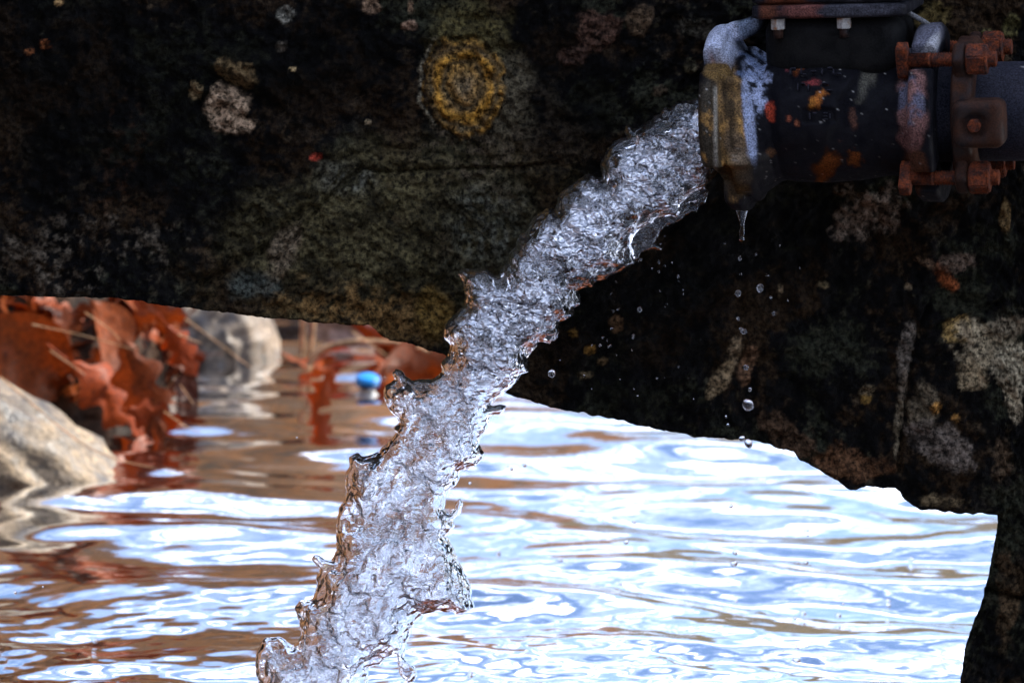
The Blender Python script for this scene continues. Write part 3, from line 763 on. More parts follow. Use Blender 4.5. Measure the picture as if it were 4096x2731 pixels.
def cast_paint(v, base=(0.0025, 0.0025, 0.0042)):
    px, py = proj(to_world(v))
    wz = v[:, 0] * 3
    c = np.zeros((len(v), 3)) + np.array(base)
    nz1 = fbm(px * 0.05, py * 0.05, v[:, 1] * 40, 5, 0.6); nz2 = fbm(px * 0.2, py * 0.2, v[:, 1] * 60 + 5, 4, 0.6)
    def L(mask, col):
        nonlocal c
        c = c * (1 - mask[:, None]) + (np.array(col)[None, :] * (0.85 + 0.4 * nz2[:, None])) * mask[:, None]
    def B(cx, cy, rx, ry, rot, rag, sharp, s, col, k=1.0):
        L(blob_mask(px, py, cx, cy, rx, ry, rot, rag, 0.07 if max(rx, ry) > 12 else 0.2, sharp, s) * k, col)
    rimz = (px < 757) & (v[:, 0] < lx(775))
    # crusty rim and flare, plus light painted on the edge and hook top
    B(722, 130, 30, 58, 0, 0.25, 0.15, 60, (0.055, 0.046, 0.032))
    B(732, 125, 15, 62, -4, 0.5, 0.3, 61, (0.17, 0.10, 0.038))
    L(smooth(0.05, 0.4, nz1 + 0.5 * nz2) * blob_mask(px, py, 722, 140, 30, 60, 0, 0.3, 0.07, 0.2, 62), (0.42, 0.23, 0.07))
    B(738, 150, 10, 30, -15, 0.4, 0.4, 63, (0.20, 0.15, 0.10), 0.8)
    L(smooth(0.0, 0.35, fbm(px * 0.16, py * 0.022, 8.0, 4)) * blob_mask(px, py, 722, 135, 30, 62, 0, 0.3, 0.07, 0.2, 62) * 0.85, (0.035, 0.025, 0.014))
    L(smooth(3.2, 0.6, np.abs(px - 715.5 - 0.0 * py)) * smooth(84, 90, py) * smooth(182, 172, py) * 0.85, (0.32, 0.29, 0.23))  # highlight along the rim's corner, painted as a pale upright line
    B(720, 40, 24, 24, -50, 0.3, 0.2, 64, (0.50, 0.54, 0.66))  # sky light on the hook top painted in over whitish mineral, next blob too
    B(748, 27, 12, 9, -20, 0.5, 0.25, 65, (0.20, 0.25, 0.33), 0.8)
    B(713, 55, 6, 5, 0, 0.3, 0.2, 66, (0.30, 0.12, 0.07))
    B(718, 70, 14, 10, 0, 0.3, 0.2, 67, (0.15, 0.09, 0.03))
    # pale blue mineral streaks on the body
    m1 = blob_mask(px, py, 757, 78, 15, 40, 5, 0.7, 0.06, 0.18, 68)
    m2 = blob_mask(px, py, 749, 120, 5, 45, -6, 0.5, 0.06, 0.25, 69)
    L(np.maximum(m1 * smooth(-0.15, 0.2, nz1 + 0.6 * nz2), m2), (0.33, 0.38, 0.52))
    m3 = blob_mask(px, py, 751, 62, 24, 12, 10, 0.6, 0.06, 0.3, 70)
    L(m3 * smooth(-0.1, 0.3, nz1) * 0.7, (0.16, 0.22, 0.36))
    B(770, 110, 5, 10, -10, 0.5, 0.25, 71, (0.40, 0.055, 0.025))
    for (cx, cy, rx, ry, rot, col) in [(803, 55, 4, 12, 18, (0.33, 0.085, 0.02)), (800, 63, 5, 4, 0, (0.33, 0.085, 0.02)), (821, 50, 3, 6, -20, (0.16, 0.04, 0.04)), (818, 97, 4, 9, 30, (0.38, 0.12, 0.02)), (812, 104, 2, 4, 20, (0.35, 0.13, 0.02)),
                                       (812, 82, 6, 3, 0, (0.18, 0.03, 0.03)), (827, 166, 7, 15, 28, (0.22, 0.065, 0.015)), (855, 158, 7, 5, 30, (0.20, 0.06, 0.015)), (785, 60, 2, 7, -12, (0.22, 0.05, 0.06)), (853, 118, 3, 8, -10, (0.10, 0.045, 0.03)),
                                       (789, 118, 2, 2, 0, (0.3, 0.08, 0.04)), (797, 122, 2, 3, 0, (0.3, 0.1, 0.05)), (771, 152, 4, 3, 0, (0.12, 0.06, 0.03)), (868, 80, 6, 14, 28, (0.085, 0.08, 0.06))]:
        B(cx, cy, rx * 1.15, ry * 1.15, rot, 1.2, 0.45, 72 + cx * 0.01, np.array(col) * 0.85)
    # right-hand flange
    B(912, 105, 14, 27, 0, 0.3, 0.15, 90, (0.11, 0.11, 0.15))
    B(910, 138, 13, 12, 0, 0.4, 0.2, 91, (0.14, 0.065, 0.055))
    L(blob_mask(px, py, 912, 110, 15, 45, 0, 0.3, 0.1, 0.2, 92) * smooth(0.05, 0.3, nz1), (0.20, 0.10, 0.085))
    B(925, 42, 16, 24, 30, 0.3, 0.2, 93, (0.12, 0.12, 0.15))
    B(931, 48, 6, 16, 28, 0.3, 0.2, 94, (0.33, 0.33, 0.34))
    B(916, 170, 12, 22, 0, 0.6, 0.25, 95, (0.09, 0.035, 0.018), 0.8)
    sp = smooth(0.62, 0.72, fbm(px * 0.45, py * 0.45, v[:, 1] * 300, 2))
    L(sp * 0.8, (0.35, 0.33, 0.3))
    return c

def revolve(name, prof, nseg, rfun=None, mat=M_iron, parent=valve, paint=True, steps=1.6, base=(0.0025, 0.0025, 0.0042)):
    prof = np.array(prof, float)
    seg = [np.linspace(prof[i], prof[i + 1], max(2, int(np.hypot(*(prof[i + 1] - prof[i])) / steps)), endpoint=False) for i in range(len(prof) - 1)]
    pr = np.concatenate(seg + [prof[-1:]])
    ph = np.linspace(0, 2 * math.pi, nseg, endpoint=False)
    A, PH = np.meshgrid(pr[:, 0], ph, indexing='ij')
    Rr = np.repeat(pr[:, 1][:, None], nseg, 1)
    if rfun is not None: A, Rr = rfun(A, Rr, PH)
    V = np.stack([lx(A), -Rr * PX * np.sin(PH), Rr * PX * np.cos(PH)], -1).reshape(-1, 3)
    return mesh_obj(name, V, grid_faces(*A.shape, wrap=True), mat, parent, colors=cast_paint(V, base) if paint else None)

def angd(PH, deg): 
    return np.abs((np.degrees(PH) - deg + 180) % 360 - 180)

def body_r(A, Rr, PH):
    deg = np.degrees(PH)
    # bolt notches cut in both bell rims
    for b_ in (45, 135, 225, 315):
        w_ = smooth(9.5, 7.0, angd(PH, b_))
        w2 = smooth(17, 11, angd(PH, b_)) if b_ == 135 else w_
        Rr = np.where((A < 745) & (Rr > 68), Rr - (Rr - 70) * np.maximum(w_, w2 * 0.9), Rr)
        Rr = np.where((A > 915) & (Rr > 66), Rr - (Rr - 66) * w_, Rr)
    low = smooth(112, 150, np.minimum(deg, 360 - deg))
    A = A + np.where((A < 745), 15 * low, 0) + smooth(745, 752, A) * smooth(800, 765, A) * 14 * smooth(70, 125, deg) * smooth(260, 200, deg)
    Rr = Rr + np.where((A < 765) & (Rr > 75), 6 * low, 0)
    # deep hollow behind the upper rim, shallow flare elsewhere, webs beside the notches
    hollow = smooth(48, 40, np.abs((deg + 180) % 360 - 180 - 10)) * smooth(741, 746, A) * smooth(782, 770, A)
    Rr = Rr - 16 * hollow * (Rr > 60)
    web = np.exp(-(angd(PH, 118) / 4.5) ** 2) + np.exp(-(angd(PH, 60) / 5) ** 2)
    Rr = Rr + 6 * web * smooth(738, 744, A) * smooth(790, 752, A)
    # flat-faced chest of the body
    py_ = 113 - Rr * (np.cos(PH) * 0.985 - np.sin(PH) * 0.174)
    pxx = A - 0.24 * Rr * np.sin(PH)
    right_edge = np.interp(py_, [40, 52, 105, 140], [882, 878, 836, 826])
    chest = smooth(right_edge + 5, right_edge - 4, pxx) * smooth(768, 780, pxx) * smooth(160, 130, py_) * smooth(25, 75, deg) * smooth(150, 120, deg)
    Rr = Rr + 7 * chest
    # recess with the year mark
    rec = smooth(3, 1, np.maximum(np.abs(pxx - 816) - 13, 0)) * smooth(3, 1, np.maximum(np.abs(py_ - 119) - 4.5, 0)) * (deg > 40) * (deg < 140)
    Rr = Rr - 4 * rec
    # raised oval ring
    el = np.hypot((pxx - 815) / 30, (py_ - 53) / 18.5)
    ring = np.exp(-((el - 1) / 0.055) ** 2) * (deg > 15) * (deg < 130)
    Rr = Rr + 3.0 * ring
    Rr = Rr + 0.5 * fbm(A * 0.15, deg * 0.15, 3.0, 3)
    return A, Rr

PROF = [(765, 46), (735, 50), (722, 52), (719, 60), (718, 80), (719, 85), (722, 88), (726, 89.5), (734, 90), (737, 88), (738, 83), (740, 80), (744, 80), (752, 79), (760, 73), (768, 67), (780, 65), (800, 67), (830, 68), (860, 66), (885, 62), (905, 62),
        (913, 64), (917, 70), (918, 84), (921, 87), (938, 88), (941, 85), (942, 62), (938, 54), (920, 50), (880, 46)]
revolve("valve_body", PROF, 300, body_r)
revolve("pipe", [(905, 49), (930, 49), (1000, 48.5), (1300, 48.5), (1301, 44), (1302, 1)], 96, None, M_iron, base=(0.020, 0.020, 0.028), steps=5)
bore = revolve("valve_throat", [(765, 46), (880, 46)], 48, None, M_rustdark, paint=False, steps=20)
def gl_r(A, Rr, PH):
    return A, Rr + 0.5 * fbm(A * 0.2, np.degrees(PH) * 0.1, 9.0, 3)
revolve("gland_ring", [(957, 51), (956, 70), (958, 74), (973, 74), (976, 70), (977, 51), (957, 51)], 120, gl_r, M_rustdark, paint=False)

def bevel_box(size, bev, seg=3):
    bm = bmesh.new(); bmesh.ops.create_cube(bm, size=1.0)
    for v_ in bm.verts: v_.co = Vector((v_.co.x * size[0], v_.co.y * size[1], v_.co.z * size[2]))
    bmesh.ops.bevel(bm, geom=list(bm.edges), offset=bev, segments=seg, affect='EDGES', profile=0.6)
    bmesh.ops.triangulate(bm, faces=bm.faces)
    v = np.array([x.co[:] for x in bm.verts]); f = [[q.index for q in p.verts] for p in bm.faces]
    bm.free(); return v, f
def subdiv_box(size, bev, cuts, fn=None):
    bm = bmesh.new(); bmesh.ops.create_cube(bm, size=1.0)
    bmesh.ops.subdivide_edges(bm, edges=bm.edges, cuts=cuts, use_grid_fill=True)
    v = np.array([x.co[:] for x in bm.verts]) * np.array(size)
    h = np.array(size) / 2 - bev
    q = np.clip(v, -h, h); dlt = v - q
    n_ = np.linalg.norm(dlt, axis=1, keepdims=True)
    v = np.where(n_ > 1e-9, q + dlt / np.maximum(n_, 1e-9) * np.minimum(n_, bev), v)
    if fn is not None: v = fn(v)
    f = np.array([[q_.index for q_ in p.verts] for p in bm.faces])
    bm.free(); return v, f
def polar(a, r, deg):
    return np.array([lx(a), -r * PX * math.sin(R(deg)), r * PX * math.cos(R(deg))])
def rotx(v, deg):
    """turn a part built with +z radial so that it stands at the clock angle deg"""
    c, s = math.cos(R(deg)), math.sin(R(deg))
    y, z = v[:, 1].copy(), v[:, 2].copy()
    return np.stack([v[:, 0], y * c - z * s, z * c + y * s], -1)

def lathe_x(prof, n, a_r=None):
    pr = np.array(prof, float); ph = np.linspace(0, 2 * math.pi, n, endpoint=False)
    A, PH = np.meshgrid(pr[:, 0], ph, indexing='ij'); Rr = np.repeat(pr[:, 1][:, None], n, 1)
    V = np.stack([A * PX, Rr * PX * np.cos(PH), Rr * PX * np.sin(PH)], -1).reshape(-1, 3)
    return V, grid_faces(*A.shape, wrap=True)
def hex_nut(r, w):
    bm = bmesh.new()
    bmesh.ops.create_cone(bm, cap_ends=True, cap_tris=False, segments=6, radius1=r, radius2=r, depth=w)
    bmesh.ops.bevel(bm, geom=list(bm.edges), offset=r * 0.09, segments=3, affect='EDGES')
    v = np.array([(q.co.z, q.co.x, q.co.y) for q in bm.verts]); f = [[q.index for q in p.verts][::-1] for p in bm.faces]
    bm.free(); return v, f

BR = 81.0
for deg in (45, 135, 315, 225):
    c0 = polar(0, BR, deg)
    o_ = np.array([0, c0[1], c0[2]])
    # head, shank and thread of the T-bolt
    hv, hf = subdiv_box((12 * PX, 15 * PX, 34 * PX), 2.5 * PX, 7, lambda v: v + 0.0006 * np.stack([fbm(v[:, 0] * 90, v[:, 1] * 90, v[:, 2] * 90 + k, 2) for k in (1, 2, 3)], -1))
    hv = rotx(hv, 20 if deg == 45 else deg)
    tb = mesh_obj("t_bolt", hv + o_ + np.array([lx(911.0), 0, 0]), hf, M_rust, valve)
    sv, sf = lathe_x([(0, 1), (0, 7.0), (26, 7.2), (21, 7.2), (22, 6.4), (25, 6.4)] + [(25 + 1.3 * i, 7.6 - 1.7 * (i % 2)) for i in range(1, 41)] + [(79, 6.0), (80, 4.5), (80, 0.2)], 28)
    mesh_obj("threaded_shank", sv + o_ + np.array([lx(913.0), 0, 0]), sf, M_rust, tb)
    # gland arm
    av, af = subdiv_box((13 * PX, 26 * PX, 44 * PX), 4.5 * PX, 9, lambda v: v * np.where((v[:, 2] > 0)[:, None], 1.0, np.array([1.0, 1.25, 1.0])))
    av = rotx(av + np.array([0, 0, 71 * PX]), deg)
    mesh_obj("gland_arm", av + np.array([lx(964.5), 0, 0]), af, M_rustdark, valve)
    nv_, nf_ = hex_nut(16.5 * PX, 19 * PX)
    nu_ = mesh_obj("hex_nut", rotx(nv_, 17 if deg == 45 else deg * 1.3) + o_ + np.array([lx(980.5), 0, 0]), nf_, M_rust, valve, smooth_shade=False)
    wv, wf = lathe_x([(0, 6), (0, 14.5), (2, 14.2), (3, 10.5), (3, 8), (4, 8.3), (5.5, 7.2), (7, 8.3), (8.5, 7.2), (10, 8), (11, 6.5), (11, 0.1)], 32)
    mesh_obj("thread_end", wv + o_ + np.array([lx(988.5), 0, 0]), wf, M_rust, nu_)
# wedge lug with its set screw, facing the camera and turned round the ring
for deg in (92, 272):
    lv, lf = subdiv_box((50 * PX, 46 * PX, 36 * PX), 9 * PX, 12, lambda v: v + 0.0005 * np.stack([fbm(v[:, 0] * 60, v[:, 1] * 60, v[:, 2] * 60 + k, 2) for k in (1, 2, 3)], -1))
    r2 = np.hypot(lv[:, 0] + 3 * PX, lv[:, 1])
    lv[:, 2] -= np.where(lv[:, 2] > 10 * PX, smooth(13.5 * PX, 10.5 * PX, r2) * 5 * PX, 0)
    lv = rotx(lv + np.array([0, 0, 72 * PX]), deg)
    lug = mesh_obj("wedge_lug", lv + np.array([lx(984.0), 0, 0]), lf, M_rustdark, valve)
    bv, bf = hex_nut(6.8 * PX, 16 * PX)
    bv = np.stack([bv[:, 2], bv[:, 1], bv[:, 0]], -1)
    bv = rotx(bv + np.array([0, 0, 86 * PX]), deg)
    mesh_obj("set_screw", bv + np.array([lx(981.0), 0, 0]), [f[::-1] for f in bf], M_rust, lug, smooth_shade=False)

# bonnet flange, neck, nuts, rib
def place(v, a, y, z): return v + np.array([lx(a), y * PX, z * PX])
nvk, nfk = subdiv_box((95 * PX, 84 * PX, 70 * PX), 22 * PX, 14)
v_ = place(nvk * np.array([1.45, 1.25, 1]), 842, 2, 70); mesh_obj("bonnet_neck", v_, nfk, M_iron, valve, colors=cast_paint(v_) * 0 + 0.004)
def pink(v):
    px_, py_ = proj(to_world(v))
    c = np.zeros((len(v), 3)) + np.array([0.018, 0.018, 0.024])
    m = blob_mask(px_, py_, 808, 11, 26, 9, 0, 0.5, 0.08, 0.2, 101); c = c * (1 - m[:, None]) + np.array([0.20, 0.075, 0.06]) * m[:, None]
    m = blob_mask(px_, py_, 768, 12, 8, 10, 0, 0.5, 0.08, 0.2, 102); c = c * (1 - m[:, None]) + np.array([0.16, 0.055, 0.03]) * m[:, None]
    m = blob_mask(px_, py_, 785, 1, 20, 4, 0, 0.5, 0.08, 0.2, 103); c = c * (1 - m[:, None]) + np.array([0.16, 0.05, 0.025]) * m[:, None]
    m = blob_mask(px_, py_, 860, 10, 40, 8, 0, 0.8, 0.08, 0.2, 104); c = c * (1 - m[:, None]) + np.array([0.07, 0.07, 0.085]) * m[:, None]
    return c * (0.55 + 0.4 * fbm(px_ * 0.2, py_ * 0.2, 6.0, 3))[:, None]
bvv, bff = subdiv_box((150 * PX, 124 * PX, 14 * PX), 4 * PX, 26, lambda v: v + 0.0008 * np.stack([fbm(v[:, 0] * 50, v[:, 1] * 50, v[:, 2] * 50 + k, 2) for k in (1, 2, 3)], -1))
v_ = place(bvv, 842, 0, 106.5); mesh_obj("bonnet_flange", v_, bff, M_iron, valve, colors=pink(v_))
v_ = place(bvv * np.array([1, 1, 1.6]), 842, 0, 125); mesh_obj("bonnet_cover", v_, bff, M_iron, valve, colors=pink(v_))
v_ = place(bvv * np.array([0.55, 0.55, 6]), 842, 0, 172); mesh_obj("bonnet_dome", v_, bff, M_iron, valve, colors=pink(v_))
M_pale = surface_mat("limescaled_nut", False, ((0.42, 0.40, 0.36), (0.36, 0.17, 0.07)), 60, (0.5, 0.8), 0.4, 200, (0.7, 1.2), 300, 0.4, contrast=(0.5, 0.62), bdist=0.001)
for a_ in (792, 855):
    for y_ in (-50, 50):
        hv, hf = hex_nut(7.5 * PX, 11 * PX)
        hv = np.stack([hv[:, 1], hv[:, 2], hv[:, 0]], -1)
        nn_ = mesh_obj("bonnet_nut", place(hv, a_, y_, 94), hf, M_pale, valve, smooth_shade=False)
        sv, sf = lathe_x([(0, 0.2), (0, 4.8), (9, 5), (9, 0.2)], 16)
        sv = np.stack([sv[:, 1], sv[:, 2], sv[:, 0] - 14 * PX], -1)
        mesh_obj("stud_end", place(sv, a_, y_, 94), sf, M_rustdark, nn_)
rbv, rbf = subdiv_box((42 * PX, 5 * PX, 5 * PX), 2 * PX, 6)
cr, sr = math.cos(R(31)), math.sin(R(31))
rbv = np.stack([rbv[:, 0] * cr + rbv[:, 2] * sr, rbv[:, 1], -rbv[:, 0] * sr + rbv[:, 2] * cr], -1)
v_ = place(rbv, 912, -6, 97); mesh_obj("rib", v_, rbf, M_iron, valve, colors=np.zeros((len(v_), 3)) + 0.16)
wv_, wf_ = subdiv_box((44 * PX, 26 * PX, 20 * PX), 7 * PX, 10)
wv_[:, 2] += (wv_[:, 0] / PX + 22) ** 2 * 0.009 * PX
v_ = place(wv_, 754, -2, 82); mesh_obj('bell_web', v_, wf_, M_iron, valve, colors=cast_paint(v_))
# worn raised casting marks: short ridges on the chest
mk_bm = []
def stroke(x, y, w, h, dep=2.0):
    ph_ = math.acos(max(-1, min(1, (113 - y) / 76.0))) - R(10)
    rr2 = 74.5 + dep * 0.5
    a_ = x + 0.24 * rr2 * math.sin(ph_)
    v, f = subdiv_box((w * PX, dep * PX * 2, h * PX), 0.5 * PX, 2)
    v = rotx(np.stack([v[:, 0], v[:, 2], v[:, 1]], -1), math.degrees(ph_))
    p = polar(a_, rr2, math.degrees(ph_)); 
    o = mesh_obj("casting_mark", v + p, f, M_iron, valve, colors=np.zeros((len(v), 3)) + np.array([0.016, 0.016, 0.022]))
    return o
for (x, y, w, h) in [(790, 76, 1.5, 7), (793, 73, 5, 1.5), (800, 76, 1.5, 7), (803, 79, 4, 1.5), (812, 76, 5, 1.5), (820, 76, 1.5, 7), (828, 73, 5, 1.4), (831, 77, 1.5, 6), (836, 79, 5, 1.5),
                     (796, 91, 1.5, 7), (801, 88, 4, 1.4), (806, 92, 1.5, 6), (822, 88, 6, 1.4), (826, 95, 5, 1.4), (806, 120, 1.4, 6), (811, 117, 4, 1.4), (821, 117, 4, 1.4), (821, 120, 4, 1.3), (821, 123, 4, 1.3), (825, 120, 1.3, 5),
                     (801, 50, 2, 16), (824, 58, 2, 14), (812, 47, 9, 1.6)]:
    stroke(x, y, w, h)

# drip hanging below the bell
dv, df_ = [], []
prof = [(0, 5.5), (3, 6.0), (8, 4.2), (14, 2.6), (20, 2.2), (25, 2.8), (28, 2.0), (30, 3.2), (32, 2.6), (33, 0.2)]
pr = np.array(prof); ph = np.linspace(0, 2 * math.pi, 20, endpoint=False)
A, PH = np.meshgrid(pr[:, 0], ph, indexing='ij')
Rr = np.repeat(pr[:, 1][:, None], 20, 1) * (1 + 0.25 * fbm(A * 0.3, PH * 1.0, 2.0, 2))
top = at(742, 208, -0.02)
Vd = np.stack([Rr * PX * np.cos(PH), Rr * PX * np.sin(PH) * 0.6, -A * PX], -1).reshape(-1, 3)
Vd = np.concatenate([Vd, [[0, 0, 0]]])
Fd = [list(map(int, q)) for q in grid_faces(*A.shape, wrap=True)] + [[j, len(Vd) - 1, (j + 1) % 20] for j in range(20)]
tag(mesh_obj("water_drip", Vd + top, Fd, M_drop, base=top), "thin trickle of water hanging from the underside of the iron bell", "drip")

# ------------------------------------------------------------------ boulders behind
bv4, bf4 = ico(5)
def boulder(name, c, rad, mat, label, seed, rot=0.0, amp=0.22):
    v = bv4 * (1 + amp * fbm(bv4[:, 0] * 1.2 + seed, bv4[:, 1] * 1.2, bv4[:, 2] * 1.2, 5) + 0.09 * fbm(bv4[:, 0] * 4 + seed, bv4[:, 1] * 4, bv4[:, 2] * 4 + 3, 4, ridged=True) + 0.05 * fbm(bv4[:, 0] * 5 + seed, bv4[:, 1] * 5, bv4[:, 2] * 5, 3))[:, None]
    v = v * np.array(rad)
    cr, sr = math.cos(R(rot)), math.sin(R(rot))
    v = np.stack([v[:, 0] * cr - v[:, 2] * sr, v[:, 1], v[:, 0] * sr + v[:, 2] * cr], -1)
    return tag(mesh_obj(name, v + np.array(c), bf4, mat, base=c), label, "rock")
g = ground(20, 478); boulder("boulder", (g[0] - 0.08, g[1] + 0.10, 0.0), (0.38, 0.22, 0.16), M_boulder, "pale cream boulder at the water's edge in the left foreground below the leaves", 3, -30, 0.3)
g = ground(225, 372); boulder("grey_rock", (g[0] - 0.03, g[1] + 0.30, 0.0), (0.13, 0.2, 0.15), M_greyrock, "grey rounded rock with a sunlit cream side right of the leaf heap", 8, 10)
g = ground(355, 352); boulder("low_rock", (g[0] + 0.02, g[1] + 0.35, 0.0), (0.13, 0.2, 0.08), M_pinkrock, "low pink brown rock under the ledge behind the curved straw", 12)
g = ground(285, 345); boulder("dark_rock", (g[0], g[1] + 0.9, 0.0), (0.14, 0.15, 0.22), M_soil, "black shadowed stone behind the pale upright stems", 15)
g = ground(15, 500); boulder("wet_rock", (g[0] - 0.17, g[1] - 0.02, -0.03), (0.16, 0.10, 0.075), M_soil, "small dark wet rock at the left picture edge below the cream boulder", 19)

# ------------------------------------------------------------------ leaf heap
hc = ground(70, 425)
boulder("leaf_mound", (hc[0] - 0.10, hc[1] + 0.36, 0.05), (0.29, 0.30, 0.27), M_soil, "dark mound of rotting litter beneath the heaped oak leaves", 23, -8, 0.12)

def leaf_mesh(kind, seed):
    r_ = np.random.default_rng(seed)
    nl = 26; nw = 8
    t = np.linspace(0, 1, nl)
    lob = 0.30 * np.sin(np.pi * np.clip(t, 0, 1) ** 0.8) * (0.72 + 0.28 * np.cos(t * 2 * np.pi * 3.5 + r_.uniform(-0.5, 0.5))) + 0.006
    if kind == 1: lob = 0.26 * np.sin(np.pi * t ** 0.9) + 0.004
    s = np.linspace(-1, 1, nw * 2 + 1)
    T, S = np.meshgrid(t, s, indexing='ij')
    w = lob[:, None] * S
    bend = r_.uniform(-1.6, 1.6); curl = r_.uniform(0.4, 2.2) * r_.choice([-1, 1]); tw = r_.uniform(-0.9, 0.9)
    sweep = 0.12 * np.abs(S) * np.where(np.abs(S) > 0.3, 1, 0.5)
    ang_ = bend * (T - 0.3)
    if abs(bend) < 0.05: bend = 0.05
    xx = np.sin(bend * T) / bend + sweep * 0.3
    zz = (1 - np.cos(bend * T)) / bend
    c_ = curl * w
    yy = np.where(np.abs(c_) > 1e-6, np.sin(c_ * 1.5) / (curl * 1.5), w)
    zz = zz + (1 - np.cos(c_ * 1.5)) / (curl * 1.5) + 0.03 * fbm(T * 6 + seed, S * 2, 0.0, 3)
    zz = zz + tw * T * yy
    zz = zz + 0.012 * np.abs(np.sin(T * 26 + np.abs(S) * 4)) * (1 - np.abs(S))
    V = np.stack([xx - 0.45, yy, zz], -1).reshape(-1, 3)
    f = grid_faces(*T.shape)
    # stalk
    sv = []; n0 = len(V)
    for i, tt in enumerate(np.linspace(0, -0.22, 5)):
        for a in range(3):
            sv.append((tt - 0.45, 0.008 * math.cos(a * 2.1), 0.008 * math.sin(a * 2.1) + 0.3 * tt * tt))
    sf = [(n0 + i * 3 + a, n0 + i * 3 + (a + 1) % 3, n0 + (i + 1) * 3 + (a + 1) % 3, n0 + (i + 1) * 3 + a) for i in range(4) for a in range(3)]
    return np.concatenate([V, sv]), np.concatenate([f, np.array(sf)])
LM = []
for k_ in range(9):
    v, f = leaf_mesh(1 if k_ % 4 == 3 else 0, 100 + k_)
    me_o = mesh_obj("fallen_leaf", v, f, M_leaf)
    me = me_o.data
    bpy.data.objects.remove(me_o)
    LM.append(me)
LMR = []
for k_ in range(3):
    me = LM[k_].copy(); me.materials.clear(); me.materials.append(M_leafred); LMR.append(me)
lr = np.random.default_rng(77)
def leaf(loc, size, rot, k=None, red=False, label=None, group=None):
    me = (LMR if red else LM)[(k if k is not None else lr.integers(0, 9)) % (3 if red else 9)]
    o = bpy.data.objects.new("fallen_leaf", me); COL.objects.link(o)
    o.location = loc; o.scale = (size,) * 3; o.rotation_euler = rot
    return tag(o, label or "curled rust brown oak leaf among many heaped on the bank at left", "leaf", group)
cx_, cyy, czz = hc[0] - 0.10, hc[1] + 0.36, 0.05
def zone(p):
    if p[2] > 0.26: return "curled rust brown oak leaf among those along the top of the heap"
    if p[2] < 0.10: return "curled rust brown oak leaf among those at the heap's wet foot"
    if p[0] > cx_ + 0.12: return "curled rust brown oak leaf among those on the heap's right flank"
    if p[0] < cx_ - 0.12: return "curled rust brown oak leaf among those on the heap's left side by the boulder"
    return "curled rust brown oak leaf among those on the middle of the heap's face"
for i in range(170):
    # points on the camera-facing and upper shell of the mound
    th_ = lr.uniform(-0.5 * math.pi, 0.5 * math.pi); el_ = lr.uniform(-0.15, 1.3)
    dx = math.sin(th_) * math.cos(el_); dy = -math.cos(th_) * math.cos(el_); dz_ = math.sin(el_)
    loc = (cx_ + dx * 0.30, cyy + dy * 0.31, czz + dz_ * 0.29 + 0.01)
    if loc[2] < 0.01: continue
    leaf(loc, lr.uniform(0.07, 0.15), (lr.uniform(-0.9, 1.6), lr.uniform(-0.8, 0.8), lr.uniform(0, 6.28)), red=(i % 9 == 0), label=zone(loc), group='oak leaves heaped on the bank')
def leaf_at(x, y, Y, size, rot, k, red, label):
    p = at(x, y, Y); return leaf(tuple(p), size, rot, k, red, label)
leaf_at(30, 352, 2.42, 0.30, (R(70), R(35), R(10)), 3, False, "big broad brown leaf leaning at the far left of the heap")
leaf_at(112, 392, 2.36, 0.24, (R(60), R(38), R(5)), 7, True, "long dark red curled leaf lying low at the front of the heap")
leaf_at(180, 348, 2.50, 0.13, (R(80), R(60), R(0)), 1, True, "bright orange red rounded leaf at the heap's right shoulder")
leaf_at(118, 331, 2.45, 0.20, (R(50), R(50), R(20)), 3, False, "pale tan folded leaf catching sun near the middle of the heap")
leaf_at(140, 385, 2.35, 0.22, (R(75), R(70), R(-10)), 2, False, "copper brown crumpled leaf hanging at the lower right of the heap")
leaf_at(150, 415, 2.33, 0.12, (R(80), R(20), R(30)), 0, True, "small red leaf touching the water at the foot of the heap")
g = ground(322, 410); leaf((g[0], g[1], 0.035), 0.105, (R(80), R(-65), R(15)), 0, True, "orange red leaf standing upright in the water left of the blue cap")
g = ground(345, 365); leaf((g[0], g[1], 0.012), 0.22, (R(20), 0, R(10)), 4, True, "flat orange leaf floating beneath the curved straw")
g = ground(425, 378); leaf((g[0], g[1], 0.05), 0.26, (R(60), R(-25), R(200)), 3, False, "large red brown leaf half hidden behind the jet right of the blue cap")
g = ground(400, 372); leaf((g[0], g[1] + 0.1, 0.04), 0.24, (R(50), R(-20), R(150)), 7, False, "folded pinkish brown leaf just under the ledge near the jet")
g = ground(440, 365); leaf((g[0], g[1] + 0.1, 0.06), 0.2, (R(80), R(10), R(20)), 1, True, "vivid orange leaf with a dark hollow touching the jet's left edge")

for x, y, sz, k_, rd, lb in [(330, 358, 0.20, 5, True, "orange leaf lying flat on the water left of the low rock"), (385, 362, 0.22, 1, True, "orange leaf lying flat between the curved straw and the jet"), (398, 385, 0.18, 2, False, "brown leaf soaking at the waterline just right of the blue cap"),
                           (365, 350, 0.20, 6, False, "tan leaf on the shallow water under the curved straw"), (310, 372, 0.12, 8, False, "small brown leaf afloat at the straw's foot")]:
    g = ground(x, y); leaf((g[0], g[1], 0.012), sz, (R(12), R(-8), x * 0.7), k_, rd, lb)

